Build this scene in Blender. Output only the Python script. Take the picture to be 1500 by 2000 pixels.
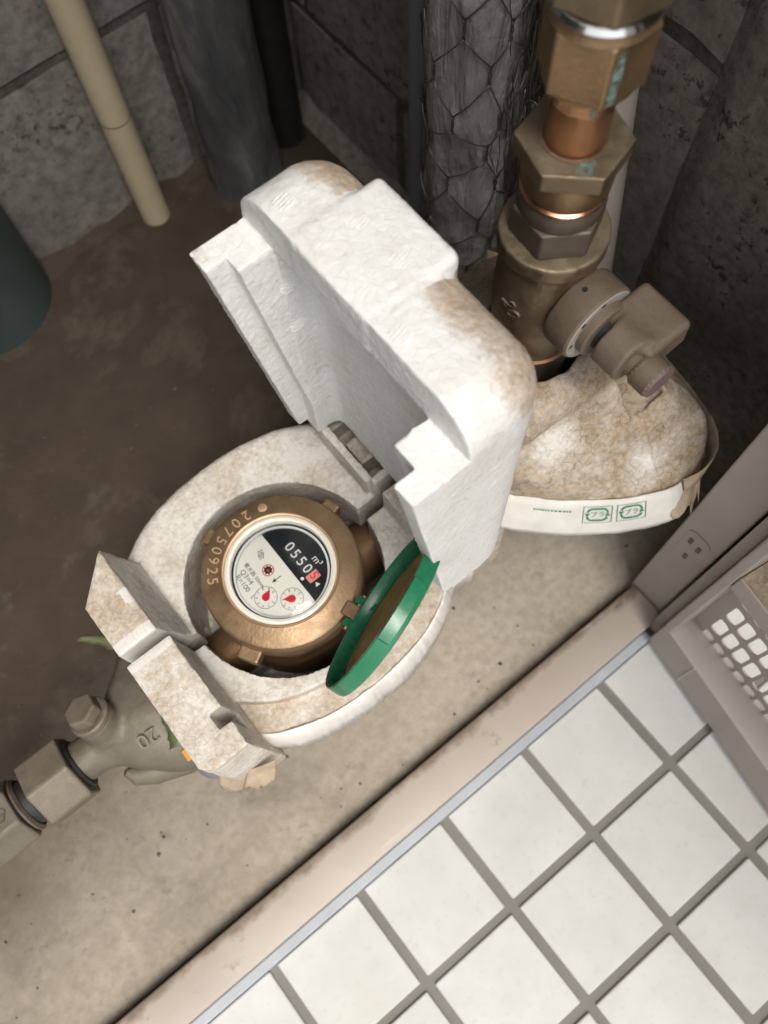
import bpy, bmesh, math, random
import numpy as np
from mathutils import Vector, Matrix
random.seed(7); rng = np.random.default_rng(11)
for o in list(bpy.data.objects): bpy.data.objects.remove(o, do_unlink=True)
SC = bpy.context.scene
COL = SC.collection
R_ = math.radians

# ------------------------------------------------------------------ camera
CAM_C = (-0.16967949, 0.07706872, 0.66625562)
ROT = ((0.77764554, -0.62768877, -0.03569632), (-0.60070018, -0.7250538, -0.33683272), (0.18554436, 0.28337925, -0.94088761))
cd = bpy.data.cameras.new('camera'); cam = bpy.data.objects.new('camera', cd); COL.objects.link(cam)
Rm = Matrix(ROT)
right, down, fwd = Vector(Rm[0]), Vector(Rm[1]), Vector(Rm[2])
M = Matrix((right, -down, -fwd)).transposed().to_4x4(); M.translation = Vector(CAM_C)
cam.matrix_world = M
cd.sensor_fit = 'VERTICAL'; cd.sensor_height = 36.0; cd.lens = 1750.0 * 36.0 / 2000.0
cd.clip_start = 0.01; cd.clip_end = 400.0
cd.dof.use_dof = True; cd.dof.focus_distance = 0.43; cd.dof.aperture_fstop = 9.0
SC.camera = cam

# ------------------------------------------------------------------ world, sun, exposure
SUN_EL, SUN_AZ = R_(66), R_(-97)      # azimuth of the direction towards the sun, from +x
w = bpy.data.worlds.new('World'); SC.world = w; w.use_nodes = True
nt = w.node_tree; nt.nodes.clear()
sky = nt.nodes.new('ShaderNodeTexSky'); sky.sky_type = 'NISHITA'; sky.sun_disc = False
sky.sun_elevation = SUN_EL; sky.sun_rotation = math.pi / 2 - SUN_AZ
sky.air_density = 1.0; sky.dust_density = 4.0; sky.ozone_density = 1.0
hs = nt.nodes.new('ShaderNodeHueSaturation'); hs.inputs['Saturation'].default_value = 0.12
bg = nt.nodes.new('ShaderNodeBackground'); bg.inputs[1].default_value = 0.135
wo = nt.nodes.new('ShaderNodeOutputWorld')
nt.links.new(sky.outputs[0], hs.inputs['Color']); nt.links.new(hs.outputs[0], bg.inputs[0]); nt.links.new(bg.outputs[0], wo.inputs[0])
ld = bpy.data.lights.new('sun', 'SUN'); ld.energy = 1.5; ld.angle = R_(24); ld.color = (1.0, 0.93, 0.83)
sun = bpy.data.objects.new('sun', ld); COL.objects.link(sun)
sd = Vector((math.cos(SUN_EL) * math.cos(SUN_AZ), math.cos(SUN_EL) * math.sin(SUN_AZ), math.sin(SUN_EL)))
sun.rotation_euler = sd.to_track_quat('Z', 'Y').to_euler(); sun.location = sd * 6
vs = SC.view_settings; vs.view_transform = 'Standard'; vs.look = 'None'; vs.gamma = 1.0; vs.use_curve_mapping = False
vs.exposure = 0.68
SC.render.engine = 'CYCLES'
SC.cycles.max_bounces = 5; SC.cycles.diffuse_bounces = 3; SC.cycles.glossy_bounces = 3
SC.cycles.use_adaptive_sampling = True; SC.cycles.adaptive_threshold = 0.02; SC.cycles.caustics_reflective = False; SC.cycles.caustics_refractive = False

# ------------------------------------------------------------------ materials
class NT:
    def __init__(s, name):
        s.m = bpy.data.materials.new(name); s.m.use_nodes = True; s.t = s.m.node_tree
        s.t.nodes.clear(); s.out = s.t.nodes.new('ShaderNodeOutputMaterial')
        s.b = s.t.nodes.new('ShaderNodeBsdfPrincipled'); s.t.links.new(s.b.outputs[0], s.out.inputs[0])
        s.tc = s.t.nodes.new('ShaderNodeTexCoord')
    def n(s, typ, **kw):
        nd = s.t.nodes.new(typ)
        for k, v in kw.items(): setattr(nd, k, v)
        return nd
    def l(s, a, b): s.t.links.new(a, b)
    def noise(s, scale, detail=5, rough=0.6, vec=None, dist=0.0):
        nd = s.n('ShaderNodeTexNoise'); nd.inputs['Scale'].default_value = scale
        nd.inputs['Detail'].default_value = detail; nd.inputs['Roughness'].default_value = rough
        nd.inputs['Distortion'].default_value = dist
        s.l(vec or s.tc.outputs['Object'], nd.inputs['Vector']); return nd.outputs['Fac']
    def ramp(s, fac, stops, interp='LINEAR'):
        nd = s.n('ShaderNodeValToRGB'); nd.color_ramp.interpolation = interp
        el = nd.color_ramp.elements
        while len(el) < len(stops): el.new(0.5)
        for e, (p, c) in zip(el, stops):
            e.position = p; e.color = (c, c, c, 1) if isinstance(c, (int, float)) else (*c, 1)
        s.l(fac, nd.inputs[0]); return nd.outputs[0]
    def mix(s, fac, a, b, mode='MIX'):
        nd = s.n('ShaderNodeMix', data_type='RGBA', blend_type=mode)
        for sock, v in ((nd.inputs[0], fac), (nd.inputs[6], a), (nd.inputs[7], b)):
            if hasattr(v, 'node'): s.l(v, sock)
            elif isinstance(v, (int, float)): sock.default_value = v
            else: sock.default_value = (*v, 1)
        return nd.outputs[2]
    def math(s, op, a, b=0.0, clamp=False):
        nd = s.n('ShaderNodeMath', operation=op, use_clamp=clamp)
        for sock, v in ((nd.inputs[0], a), (nd.inputs[1], b)):
            if hasattr(v, 'node'): s.l(v, sock)
            else: sock.default_value = v
        return nd.outputs[0]
    def mapping(s, scale=(1, 1, 1), rot=(0, 0, 0)):
        nd = s.n('ShaderNodeMapping'); nd.inputs['Scale'].default_value = scale; nd.inputs['Rotation'].default_value = rot
        s.l(s.tc.outputs['Object'], nd.inputs[0]); return nd.outputs[0]
    def attr(s, name):
        nd = s.n('ShaderNodeAttribute', attribute_name=name); return nd.outputs['Fac']
    def sep(s, vec):
        nd = s.n('ShaderNodeSeparateXYZ'); s.l(vec, nd.inputs[0]); return nd.outputs
    def set(s, key, v):
        sock = s.b.inputs[key]
        if hasattr(v, 'node'): s.l(v, sock)
        elif isinstance(v, (int, float)): sock.default_value = v
        else: sock.default_value = (*v, 1)
    def bump(s, h, strength=0.3, dist=0.001, prev=None):
        nd = s.n('ShaderNodeBump'); nd.inputs['Strength'].default_value = strength; nd.inputs['Distance'].default_value = dist
        s.l(h, nd.inputs['Height'])
        if prev is not None: s.l(prev, nd.inputs['Normal'])
        s.l(nd.outputs[0], s.b.inputs['Normal']); return nd.outputs[0]
    def up(s):
        g = s.n('ShaderNodeNewGeometry'); return s.sep(g.outputs['Normal'])[2]

def simple(name, col, rough=0.5, metal=0.0, var=0.15, scale=120, bump=0.15, bscale=400, dust=0.0, dustcol=(0.23, 0.20, 0.165), spec=None):
    t = NT(name)
    f = t.noise(scale)
    dark = tuple(c * (1 - var) for c in col); lite = tuple(min(1, c * (1 + var)) for c in col)
    c = t.ramp(f, [(0.3, dark), (0.7, lite)])
    t.set('Metallic', metal)
    r = t.ramp(t.noise(scale * 2.1), [(0.3, max(0.02, rough - 0.1)), (0.75, min(1, rough + 0.1))])
    if dust > 0:
        u = t.ramp(t.up(), [(0.05, 0.35), (0.85, 1.0)])
        g = t.ramp(t.noise(60, 6, 0.7), [(0.30, 0.25), (0.62, 1.0)])
        d = t.math('MULTIPLY', t.math('MULTIPLY', u, g), dust, True)
        sp = t.ramp(t.noise(1500, 2), [(0.35, tuple(c * 0.75 for c in dustcol)), (0.7, tuple(c * 1.2 for c in dustcol))])
        c = t.mix(d, c, sp)
        r = t.math('MAXIMUM', r, t.math('MULTIPLY', d, 0.9))
        t.set('Metallic', t.math('MULTIPLY', t.math('SUBTRACT', 1.0, d, True), metal))
    t.set('Base Color', c); t.set('Roughness', r)
    if spec is not None: t.set('Specular IOR Level', spec)
    if bump > 0: t.bump(t.noise(bscale, 4), bump, 0.0006)
    return t.m

MT = {}
def foam(name, clean=(0.70, 0.675, 0.635), brown=(0.30, 0.225, 0.15), bead=1.0, crack=0.5):
    t = NT(name)
    d = t.attr('dirt')
    n1 = t.noise(55, 5, 0.72); n2 = t.noise(420, 4, 0.6); n3 = t.noise(14, 4, 0.6)
    vor = t.n('ShaderNodeTexVoronoi', feature='DISTANCE_TO_EDGE'); vor.inputs['Scale'].default_value = 215
    wv = t.n('ShaderNodeMix', data_type='VECTOR'); wv.inputs[0].default_value = 0.004
    ncol = t.n('ShaderNodeTexNoise'); ncol.inputs['Scale'].default_value = 90; t.l(t.tc.outputs['Object'], ncol.inputs['Vector'])
    t.l(t.tc.outputs['Object'], wv.inputs[4]); t.l(ncol.outputs['Color'], wv.inputs[5]); t.l(wv.outputs[1], vor.inputs['Vector'])
    edge = vor.outputs['Distance']
    line = t.ramp(edge, [(0.0, 1.0), (0.045, 0.0)])
    m = t.math('ADD', d, t.math('MULTIPLY', t.math('SUBTRACT', n1, 0.5), 1.25))
    m = t.math('ADD', m, t.math('MULTIPLY', t.math('SUBTRACT', n2, 0.5), 1.0))
    m = t.ramp(m, [(0.22, 0.0), (0.62, 0.62), (1.0, 1.0)])
    m = t.math('MULTIPLY', m, t.ramp(d, [(0.0, 0.0), (0.12, 1.0)]))
    cl = t.mix(t.ramp(n3, [(0.35, 0.0), (0.75, 0.35)]), clean, tuple(c * 0.90 for c in clean))
    spk = t.math('MULTIPLY', t.ramp(t.noise(520, 4, 0.75), [(0.63, 0.0), (0.70, 1.0)]), t.ramp(t.noise(35, 5, 0.7), [(0.42, 0.0), (0.62, 1.0)]))
    cl = t.mix(t.math('MULTIPLY', spk, 0.65), cl, (0.16, 0.12, 0.085))
    gr = t.ramp(t.noise(26, 5, 0.72), [(0.48, 0.0), (0.75, 0.45)]); cl = t.mix(gr, cl, (0.56, 0.51, 0.44))
    br = t.mix(t.ramp(t.noise(160, 5, 0.7), [(0.35, 0.0), (0.7, 1.0)]), brown, tuple(min(1, c * 1.75) for c in brown))
    c = t.mix(m, cl, br)
    cr = t.math('MULTIPLY', t.math('MULTIPLY', line, t.ramp(n1, [(0.45, 0.0), (0.62, 1.0)])), t.math('MULTIPLY', t.ramp(d, [(0.1, 0.0), (0.5, 1.0)]), crack))
    c = t.mix(cr, c, (0.09, 0.06, 0.035))
    vc = t.n('ShaderNodeTexVoronoi'); vc.inputs['Scale'].default_value = 215; t.l(wv.outputs[1], vc.inputs['Vector'])
    cv = t.sep(vc.outputs['Color'])[0]
    c = t.mix(t.math('MULTIPLY', cv, 0.07), c, t.mix(1.0, c, (0.55, 0.52, 0.48), 'MULTIPLY'))
    c = t.mix(t.math('MULTIPLY', line, 0.12), c, t.mix(1.0, c, (0.5, 0.47, 0.43), 'MULTIPLY'))
    t.set('Base Color', c); t.set('Roughness', 0.62); t.set('Specular IOR Level', 0.35)
    t.set('Subsurface Weight', 0.0)
    b1 = t.bump(t.ramp(edge, [(0.0, 0.0), (0.09, 1.0)]), 0.22 * bead, 0.0006)
    b2 = t.bump(n2, 0.14, 0.0006, b1); t.bump(t.noise(90, 3, 0.6), 0.06, 0.0010, b2)
    return t.m
MT['foam'] = foam('eps_foam', crack=0.22)
MT['foam_lid'] = foam('eps_foam_lid', clean=(0.80, 0.80, 0.79), brown=(0.33, 0.25, 0.18), bead=0.9, crack=0.2)
MT['foam_hood'] = foam('eps_foam_hood', clean=(0.77, 0.745, 0.70), brown=(0.29, 0.215, 0.14), bead=1.0, crack=0.6)

def concrete(name, c1, c2, scale=8, pit=0.5, stain=None, fine=0.75):
    t = NT(name)
    n = t.noise(scale, 5, 0.65); f = t.noise(scale * 14, 4, 0.7)
    c = t.ramp(n, [(0.28, c1), (0.72, c2)])
    c = t.mix(t.ramp(f, [(0.38, 0.0), (0.7, fine)]), c, tuple(x * 0.5 for x in c1))
    v = t.n('ShaderNodeTexVoronoi'); v.inputs['Scale'].default_value = 170; t.l(t.tc.outputs['Object'], v.inputs['Vector'])
    pits = t.ramp(t.math('MULTIPLY', t.noise(120, 6, 0.75), t.ramp(t.noise(18, 4), [(0.3, 0.75), (0.7, 1.15)])), [(0.57, 0.0), (0.66, 1.0)])
    c = t.mix(t.math('MULTIPLY', pits, pit), c, tuple(x * 0.25 for x in c1))
    if stain: c = stain(t, c)
    t.set('Base Color', c); t.set('Roughness', 0.9); t.set('Specular IOR Level', 0.2)
    b = t.bump(f, 0.3, 0.002); t.bump(t.math('SUBTRACT', 1.0, pits), 0.4, 0.002, b)
    return t.m
def floor_stain_falloff(t, c):
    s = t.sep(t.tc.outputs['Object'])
    a = t.math('ADD', t.math('MULTIPLY', s[1], 2.6), t.math('MULTIPLY', s[0], -0.55))       # dark soil plus painted fall-off of light towards the back left
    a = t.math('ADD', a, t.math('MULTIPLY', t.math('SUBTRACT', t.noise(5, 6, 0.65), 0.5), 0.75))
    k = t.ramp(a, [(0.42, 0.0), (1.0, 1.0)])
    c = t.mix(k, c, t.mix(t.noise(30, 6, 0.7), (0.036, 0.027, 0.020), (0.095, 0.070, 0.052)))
    p = t.ramp(t.noise(10, 7, 0.7, dist=0.4), [(0.52, 0.0), (0.66, 0.75)])
    c = t.mix(t.math('MULTIPLY', p, 0.6), c, (0.17, 0.145, 0.115))
    sp = t.ramp(t.noise(330, 3, 0.7), [(0.72, 0.0), (0.80, 0.5)])
    return t.mix(sp, c, (0.11, 0.09, 0.07))
MT['floor'] = concrete('floor_concrete', (0.40, 0.35, 0.285), (0.54, 0.475, 0.395), 9, 0.10, floor_stain_falloff, 0.42)
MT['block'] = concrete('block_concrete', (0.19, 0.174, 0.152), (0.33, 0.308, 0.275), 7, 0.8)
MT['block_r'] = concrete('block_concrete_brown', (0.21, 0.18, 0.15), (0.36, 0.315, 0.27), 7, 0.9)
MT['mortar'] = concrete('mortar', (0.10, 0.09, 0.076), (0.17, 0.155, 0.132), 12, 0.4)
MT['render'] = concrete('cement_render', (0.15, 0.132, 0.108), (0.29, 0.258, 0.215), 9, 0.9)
MT['wall_out'] = concrete('plain_render', (0.5, 0.48, 0.44), (0.58, 0.56, 0.52), 4, 0.1)

def tile_mat():
    t = NT('glazed_tile')
    v = t.n('ShaderNodeObjectInfo')
    ad = t.n('ShaderNodeVectorMath', operation='ADD'); t.l(t.tc.outputs['Object'], ad.inputs[0]); t.l(v.outputs['Location'], ad.inputs[1]); W = ad.outputs[0]
    c = t.ramp(t.noise(22, 6, 0.6, W), [(0.3, (0.50, 0.50, 0.485)), (0.7, (0.585, 0.585, 0.57))])
    c = t.mix(t.ramp(t.noise(9, 3, 0.6, W), [(0.5, 0.0), (0.75, 0.5)]), c, (0.47, 0.455, 0.385))
    c = t.mix(t.ramp(v.outputs['Random'], [(0.0, 0.0), (1.0, 0.10)]), c, (0.44, 0.44, 0.42))
    sp = t.ramp(t.noise(150, 6, 0.75, W), [(0.55, 0.0), (0.74, 0.45)])
    c = t.mix(sp, c, (0.36, 0.355, 0.335))
    t.set('Base Color', c); t.set('Roughness', t.ramp(t.noise(70), [(0.3, 0.55), (0.7, 0.75)]))
    t.bump(t.noise(120, 5, 0.6, W), 0.12, 0.001)
    return t.m
MT['tile'] = tile_mat()
MT['grout'] = simple('grout', (0.195, 0.184, 0.164), 0.9, 0, 0.12, 12, 0.3, 300)
def painted(name, col, rustamt=0.5, grime=None):
    t = NT(name)
    c = t.ramp(t.noise(16, 5), [(0.3, tuple(x * 0.93 for x in col)), (0.7, tuple(min(1, x * 1.05) for x in col))])
    st = t.ramp(t.noise(30, 7, 0.75), [(0.62, 0.0), (0.72, 1.0)])
    c = t.mix(t.math('MULTIPLY', st, rustamt), c, (0.24, 0.165, 0.11))
    gr = t.ramp(t.noise(7, 5, 0.65), [(0.5, 0.0), (0.75, 0.5)])
    c = t.mix(gr, c, tuple(x * 0.72 for x in col))
    if grime:
        y = t.sep(t.tc.outputs['Object'])[1]
        g = t.math('ADD', t.math('MULTIPLY', t.math('SUBTRACT', y, grime), 130.0), t.math('MULTIPLY', t.math('SUBTRACT', t.noise(38, 7, 0.7), 0.5), 2.6))
        c = t.mix(t.ramp(g, [(0.35, 0.0), (1.0, 0.85)]), c, (0.17, 0.125, 0.09))
        sc = t.ramp(t.noise(60, 4, 0.7, t.mapping((0.15, 2.0, 1.0), (0, 0, 0.3))), [(0.66, 0.0), (0.70, 0.5)]); c = t.mix(sc, c, tuple(x * 1.35 for x in col))
    t.set('Base Color', c); t.set('Roughness', 0.5); t.bump(t.noise(60, 5), 0.12, 0.002)
    return t.m
MT['paint'] = painted('beige_painted_steel', (0.43, 0.37, 0.32), 0.9, 0.0060)
MT['paint_d'] = painted('beige_painted_steel_door', (0.34, 0.295, 0.265), 0.6)
MT['dusty'] = concrete('dust_layer', (0.25, 0.20, 0.15), (0.36, 0.29, 0.22), 20, 0.2)
MT['seal'] = simple('grey_blue_sealant', (0.36, 0.385, 0.42), 0.55, 0, 0.1, 20, 0.1)
MT['pvc_cream'] = simple('cream_pvc', (0.56, 0.475, 0.33), 0.42, 0, 0.06, 14, 0.03)
MT['pvc_pale'] = simple('pale_pvc', (0.50, 0.44, 0.385), 0.45, 0, 0.08, 14, 0.03)
MT['pvc_green'] = simple('dark_teal_pvc', (0.040, 0.066, 0.068), 0.5, 0, 0.2, 14, 0.05, dust=0.25)
MT['pvc_blue'] = simple('blue_grey_pvc', (0.19, 0.205, 0.23), 0.5, 0, 0.12, 14, 0.05)
def lagm():
    t = NT('dark_lagging'); mp = t.mapping((1, 1, 0.35))
    c = t.ramp(t.noise(24, 6, 0.7, mp, 0.6), [(0.34, (0.045, 0.047, 0.052)), (0.52, (0.10, 0.10, 0.102)), (0.70, (0.24, 0.225, 0.20))])
    t.set('Base Color', c); t.set('Roughness', 0.6); t.bump(t.noise(40, 6, 0.65, mp, 0.6), 0.7, 0.005); return t.m
MT['lag'] = lagm()
MT['bronze'] = simple('bronze', (0.275, 0.18, 0.105), 0.46, 0.95, 0.22, 45, 0.3, 600, dust=0.4, dustcol=(0.33, 0.235, 0.14))
MT['bronze_d'] = simple('bronze_dull', (0.33, 0.19, 0.10), 0.42, 0.9, 0.25, 45, 0.3, 500, dust=0.25, dustcol=(0.26, 0.18, 0.12))
MT['bronze_b'] = simple('bronze_bright', (0.60, 0.41, 0.255), 0.5, 0.7, 0.1, 45, 0.1)
MT['brass'] = simple('dusty_brass', (0.20, 0.145, 0.09), 0.45, 0.85, 0.2, 60, 0.45, 500, dust=0.66, dustcol=(0.245, 0.205, 0.15))
MT['brass_b'] = simple('brass_casting', (0.30, 0.19, 0.10), 0.42, 0.9, 0.2, 50, 0.5, 480, dust=0.55, dustcol=(0.24, 0.185, 0.13))
MT['brown_metal'] = simple('brown_metal', (0.10, 0.075, 0.055), 0.5, 0.5, 0.2, 60, 0.3, 500, dust=0.55, dustcol=(0.21, 0.18, 0.145))
MT['copper'] = simple('copper', (0.50, 0.255, 0.14), 0.36, 0.95, 0.2, 30, 0.08, 300, dust=0.32, dustcol=(0.27, 0.175, 0.115))
MT['copper_b'] = simple('copper_bright', (0.85, 0.50, 0.32), 0.26, 1.0, 0.08, 30, 0.05)
MT['chrome'] = simple('chrome', (0.80, 0.82, 0.82), 0.16, 1.0, 0.08, 30, 0.1)
MT['handle'] = simple('dusty_brown_coating', (0.135, 0.098, 0.068), 0.62, 0.05, 0.12, 60, 0.3, 700, dust=0.55, dustcol=(0.19, 0.153, 0.115))
MT['handle_m'] = simple('mauve_coating', (0.17, 0.105, 0.105), 0.6, 0.0, 0.1, 60, 0.2, 700, dust=0.15)
MT['olive'] = simple('dusty_olive_casting', (0.125, 0.112, 0.083), 0.6, 0.35, 0.14, 45, 0.35, 420, dust=0.55, dustcol=(0.205, 0.178, 0.14))
MT['tan'] = simple('dusty_tan_casting', (0.14, 0.113, 0.085), 0.6, 0.3, 0.14, 45, 0.35, 420, dust=0.65, dustcol=(0.24, 0.20, 0.155))
MT['black'] = simple('black_rubber_and_shade', (0.015, 0.014, 0.013), 0.6, 0, 0.2, 50, 0.1)  # real rubber, and plain black where gaps are painted as shade
MT['red_rubber'] = simple('red_packing', (0.28, 0.085, 0.06), 0.55, 0, 0.2, 50, 0.2)
MT['green'] = simple('green_plastic', (0.008, 0.165, 0.075), 0.28, 0, 0.12, 60, 0.06, 300, dust=0.06)
MT['goldlabel'] = simple('gold_label', (0.30, 0.185, 0.055), 0.5, 0.25, 0.35, 110, 0.3, 300)
MT['white_pl'] = simple('white_plastic', (0.74, 0.70, 0.62), 0.25, 0, 0.03, 40, 0.0)
MT['dial_w'] = simple('dial_white', (0.74, 0.74, 0.67), 0.45, 0, 0.02, 40, 0.0)
MT['dial_b'] = simple('dial_black', (0.008, 0.010, 0.014), 0.35, 0, 0.1, 40, 0.0)
MT['ink'] = simple('black_ink', (0.03, 0.03, 0.032), 0.6, 0, 0.1, 40, 0.0)
MT['ink_g'] = simple('grey_ink', (0.16, 0.16, 0.155), 0.6, 0, 0.1, 40, 0.0)
MT['ink_w'] = simple('white_ink', (0.70, 0.72, 0.72), 0.5, 0, 0.05, 40, 0.0)
MT['ink_green'] = simple('green_ink', (0.04, 0.22, 0.12), 0.6, 0, 0.25, 260, 0.0)
MT['red'] = simple('red_pointer', (0.55, 0.012, 0.03), 0.4, 0, 0.1, 40, 0.0)
MT['pink'] = simple('red_digit_drum', (0.72, 0.26, 0.22), 0.5, 0, 0.1, 90, 0.0)
MT['sheet'] = simple('white_wrap_film', (0.70, 0.675, 0.63), 0.45, 0, 0.10, 60, 0.5, 110)
MT['dusty_label'] = simple('dusty_label', (0.36, 0.335, 0.30), 0.6, 0, 0.15, 90, 0.1)
MT['sheet_d'] = simple('soiled_wrap_film', (0.37, 0.29, 0.205), 0.6, 0, 0.25, 70, 0.3, 200)
MT['wire'] = simple('galvanised_wire', (0.16, 0.148, 0.13), 0.42, 0.7, 0.3, 80, 0.1)
def foil():
    t = NT('grey_plastic_film')
    c = t.ramp(t.noise(20, 6, 0.7), [(0.3, (0.16, 0.153, 0.143)), (0.7, (0.44, 0.43, 0.41))])
    t.set('Base Color', c); t.set('Roughness', t.ramp(t.noise(40), [(0.3, 0.14), (0.7, 0.38)])); t.set('Specular IOR Level', 0.9)
    t.bump(t.noise(45, 5, 0.55, t.mapping((1.8, 1.8, 0.45)), 0.6), 0.85, 0.007)
    return t.m
MT['film'] = foil()
def leafm():
    t = NT('leaf')
    c = t.ramp(t.noise(40), [(0.3, (0.085, 0.10, 0.045)), (0.7, (0.15, 0.155, 0.085))])
    t.set('Base Color', c); t.set('Roughness', 0.45); return t.m
MT['leaf'] = leafm()
MT['orange'] = simple('orange_tag', (0.62, 0.29, 0.04), 0.5, 0, 0.1, 40, 0.0)
def patina():
    t = NT('verdigris')
    c = t.ramp(t.noise(130, 6, 0.7), [(0.3, (0.15, 0.25, 0.215)), (0.7, (0.26, 0.38, 0.335))])
    t.set('Base Color', c); t.set('Roughness', 0.9); t.bump(t.noise(500), 0.5, 0.0006)
    tr = t.n('ShaderNodeBsdfTransparent'); mx = t.n('ShaderNodeMixShader'); a = t.math('MULTIPLY', t.ramp(t.noise(420, 6, 0.75), [(0.40, 0.0), (0.60, 1.0)]), t.ramp(t.attr('cover'), [(0.0, 0.0), (0.55, 1.0)]))
    a = t.math('MAXIMUM', a, t.ramp(t.math('ADD', t.attr('cover'), t.noise(200, 4)), [(1.15, 0.0), (1.35, 0.9)]))
    t.l(a, mx.inputs[0]); t.l(tr.outputs[0], mx.inputs[1]); t.l(t.b.outputs[0], mx.inputs[2]); t.l(mx.outputs[0], t.out.inputs[0]); return t.m
MT['patina'] = patina()
def glassm():
    t = NT('register_glass'); tr = t.n('ShaderNodeBsdfTransparent'); gl = t.n('ShaderNodeBsdfGlossy'); gl.inputs['Roughness'].default_value = 0.04
    fr = t.n('ShaderNodeFresnel'); fr.inputs[0].default_value = 1.4; mx = t.n('ShaderNodeMixShader'); t.l(fr.outputs[0], mx.inputs[0]); t.l(tr.outputs[0], mx.inputs[1]); t.l(gl.outputs[0], mx.inputs[2]); t.l(mx.outputs[0], t.out.inputs[0]); return t.m
MT['glass'] = glassm()

# ------------------------------------------------------------------ object helpers
def thing(name, label, cat, loc=(0, 0, 0), group=None):
    o = bpy.data.objects.new(name, None); COL.objects.link(o); o.location = loc
    o.empty_display_size = 0.01; o['label'] = label; o['category'] = cat
    if group: o['group'] = group
    return o
def root_of(o):
    while o.parent: o = o.parent
    return o
def mk(name, verts, faces, mat, parent=None, sharp=35, smooth=True, attrs=None):
    me = bpy.data.meshes.new(name)
    v = np.asarray(verts, dtype=np.float64)
    if parent is not None: v = v - np.array(root_of(parent).location)
    me.from_pydata(v.tolist(), [], [list(map(int, f)) for f in faces])
    return finish(name, me, mat, parent, sharp, smooth, attrs)
def finish(name, me, mat, parent, sharp, smooth, attrs=None):
    me.update()
    if mat: me.materials.append(MT[mat] if isinstance(mat, str) else mat)
    if smooth:
        me.polygons.foreach_set('use_smooth', np.ones(len(me.polygons), dtype=bool))
        if sharp is not None: me.set_sharp_from_angle(angle=R_(sharp))
    if attrs:
        for k, a in attrs.items():
            at = me.attributes.new(k, 'FLOAT', 'POINT'); at.data.foreach_set('value', np.asarray(a, dtype=np.float32))
    o = bpy.data.objects.new(name, me); COL.objects.link(o)
    if parent is not None: o.parent = parent
    return o
def frombm(name, bm, mat, parent=None, sharp=35, mtx=None):
    if mtx is not None: bmesh.ops.transform(bm, matrix=mtx, verts=bm.verts)
    if parent is not None: bmesh.ops.translate(bm, vec=-Vector(root_of(parent).location), verts=bm.verts)
    bmesh.ops.recalc_face_normals(bm, faces=bm.faces)
    me = bpy.data.meshes.new(name); bm.to_mesh(me); bm.free()
    return finish(name, me, mat, parent, sharp, True)
def box_bm(lo, hi, bev=0.0, seg=2):
    bm = bmesh.new(); bmesh.ops.create_cube(bm, size=1)
    for v in bm.verts:
        v.co = Vector([lo[i] + (v.co[i] + 0.5) * (hi[i] - lo[i]) for i in range(3)])
    if bev > 0: bmesh.ops.bevel(bm, geom=bm.edges[:], offset=bev, segments=seg, profile=0.5, affect='EDGES')
    return bm
def box(name, lo, hi, mat, parent=None, bev=0.0, seg=2, mtx=None):
    return frombm(name, box_bm(lo, hi, bev, seg), mat, parent, 12, mtx)
def frame(origin, zdir, xdir=None):
    z = Vector(zdir).normalized()
    x = Vector(xdir) if xdir is not None else (Vector((1, 0, 0)) if abs(z.x) < 0.9 else Vector((0, 1, 0)))
    x = (x - z * x.dot(z)).normalized(); y = z.cross(x)
    m = Matrix((x, y, z)).transposed().to_4x4(); m.translation = Vector(origin); return m
def lathe_bm(prof, n=48, closed=False):
    """prof: list of (r, z); r==0 ends are capped by a fan."""
    bm = bmesh.new(); rings = []
    for r, z in prof:
        if r <= 1e-7: rings.append([bm.verts.new((0, 0, z))])
        else: rings.append([bm.verts.new((r * math.cos(2 * math.pi * k / n), r * math.sin(2 * math.pi * k / n), z)) for k in range(n)])
    pairs = list(zip(rings[:-1], rings[1:]))
    if closed: pairs.append((rings[-1], rings[0]))
    for a, b in pairs:
        for k in range(n):
            k2 = (k + 1) % n
            if len(a) == 1 and len(b) == 1: continue
            if len(a) == 1: bm.faces.new((a[0], b[k], b[k2]))
            elif len(b) == 1: bm.faces.new((a[k], b[0], a[k2]))
            else: bm.faces.new((a[k], b[k], b[k2], a[k2]))
    return bm
def lathe(name, prof, mat, parent=None, mtx=None, n=48, closed=False, sharp=35):
    return frombm(name, lathe_bm(prof, n, closed), mat, parent, sharp, mtx)
def ngon_bm(n, af, h, bev=0.0008, hole=0.0, rot=0.0, cham=0.0):
    """hex (n-gon) prism, af = across flats, chamfered top corners by intersecting a cone"""
    bm = bmesh.new(); rc = af / 2 / math.cos(math.pi / n)
    lo = [bm.verts.new((rc * math.cos(rot + 2 * math.pi * (k + .5) / n), rc * math.sin(rot + 2 * math.pi * (k + .5) / n), 0)) for k in range(n)]
    hi = [bm.verts.new((v.co.x, v.co.y, h)) for v in lo]
    bm.faces.new(lo[::-1]); bm.faces.new(hi)
    for k in range(n): bm.faces.new((lo[k], lo[(k + 1) % n], hi[(k + 1) % n], hi[k]))
    if bev > 0: bmesh.ops.bevel(bm, geom=bm.edges[:], offset=bev, segments=2, profile=0.5, affect='EDGES')
    return bm
def ngon(name, n, af, h, mat, parent, mtx, bev=0.0008, rot=0.0):
    return frombm(name, ngon_bm(n, af, h, bev, rot=rot), mat, parent, 12, mtx)
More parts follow.
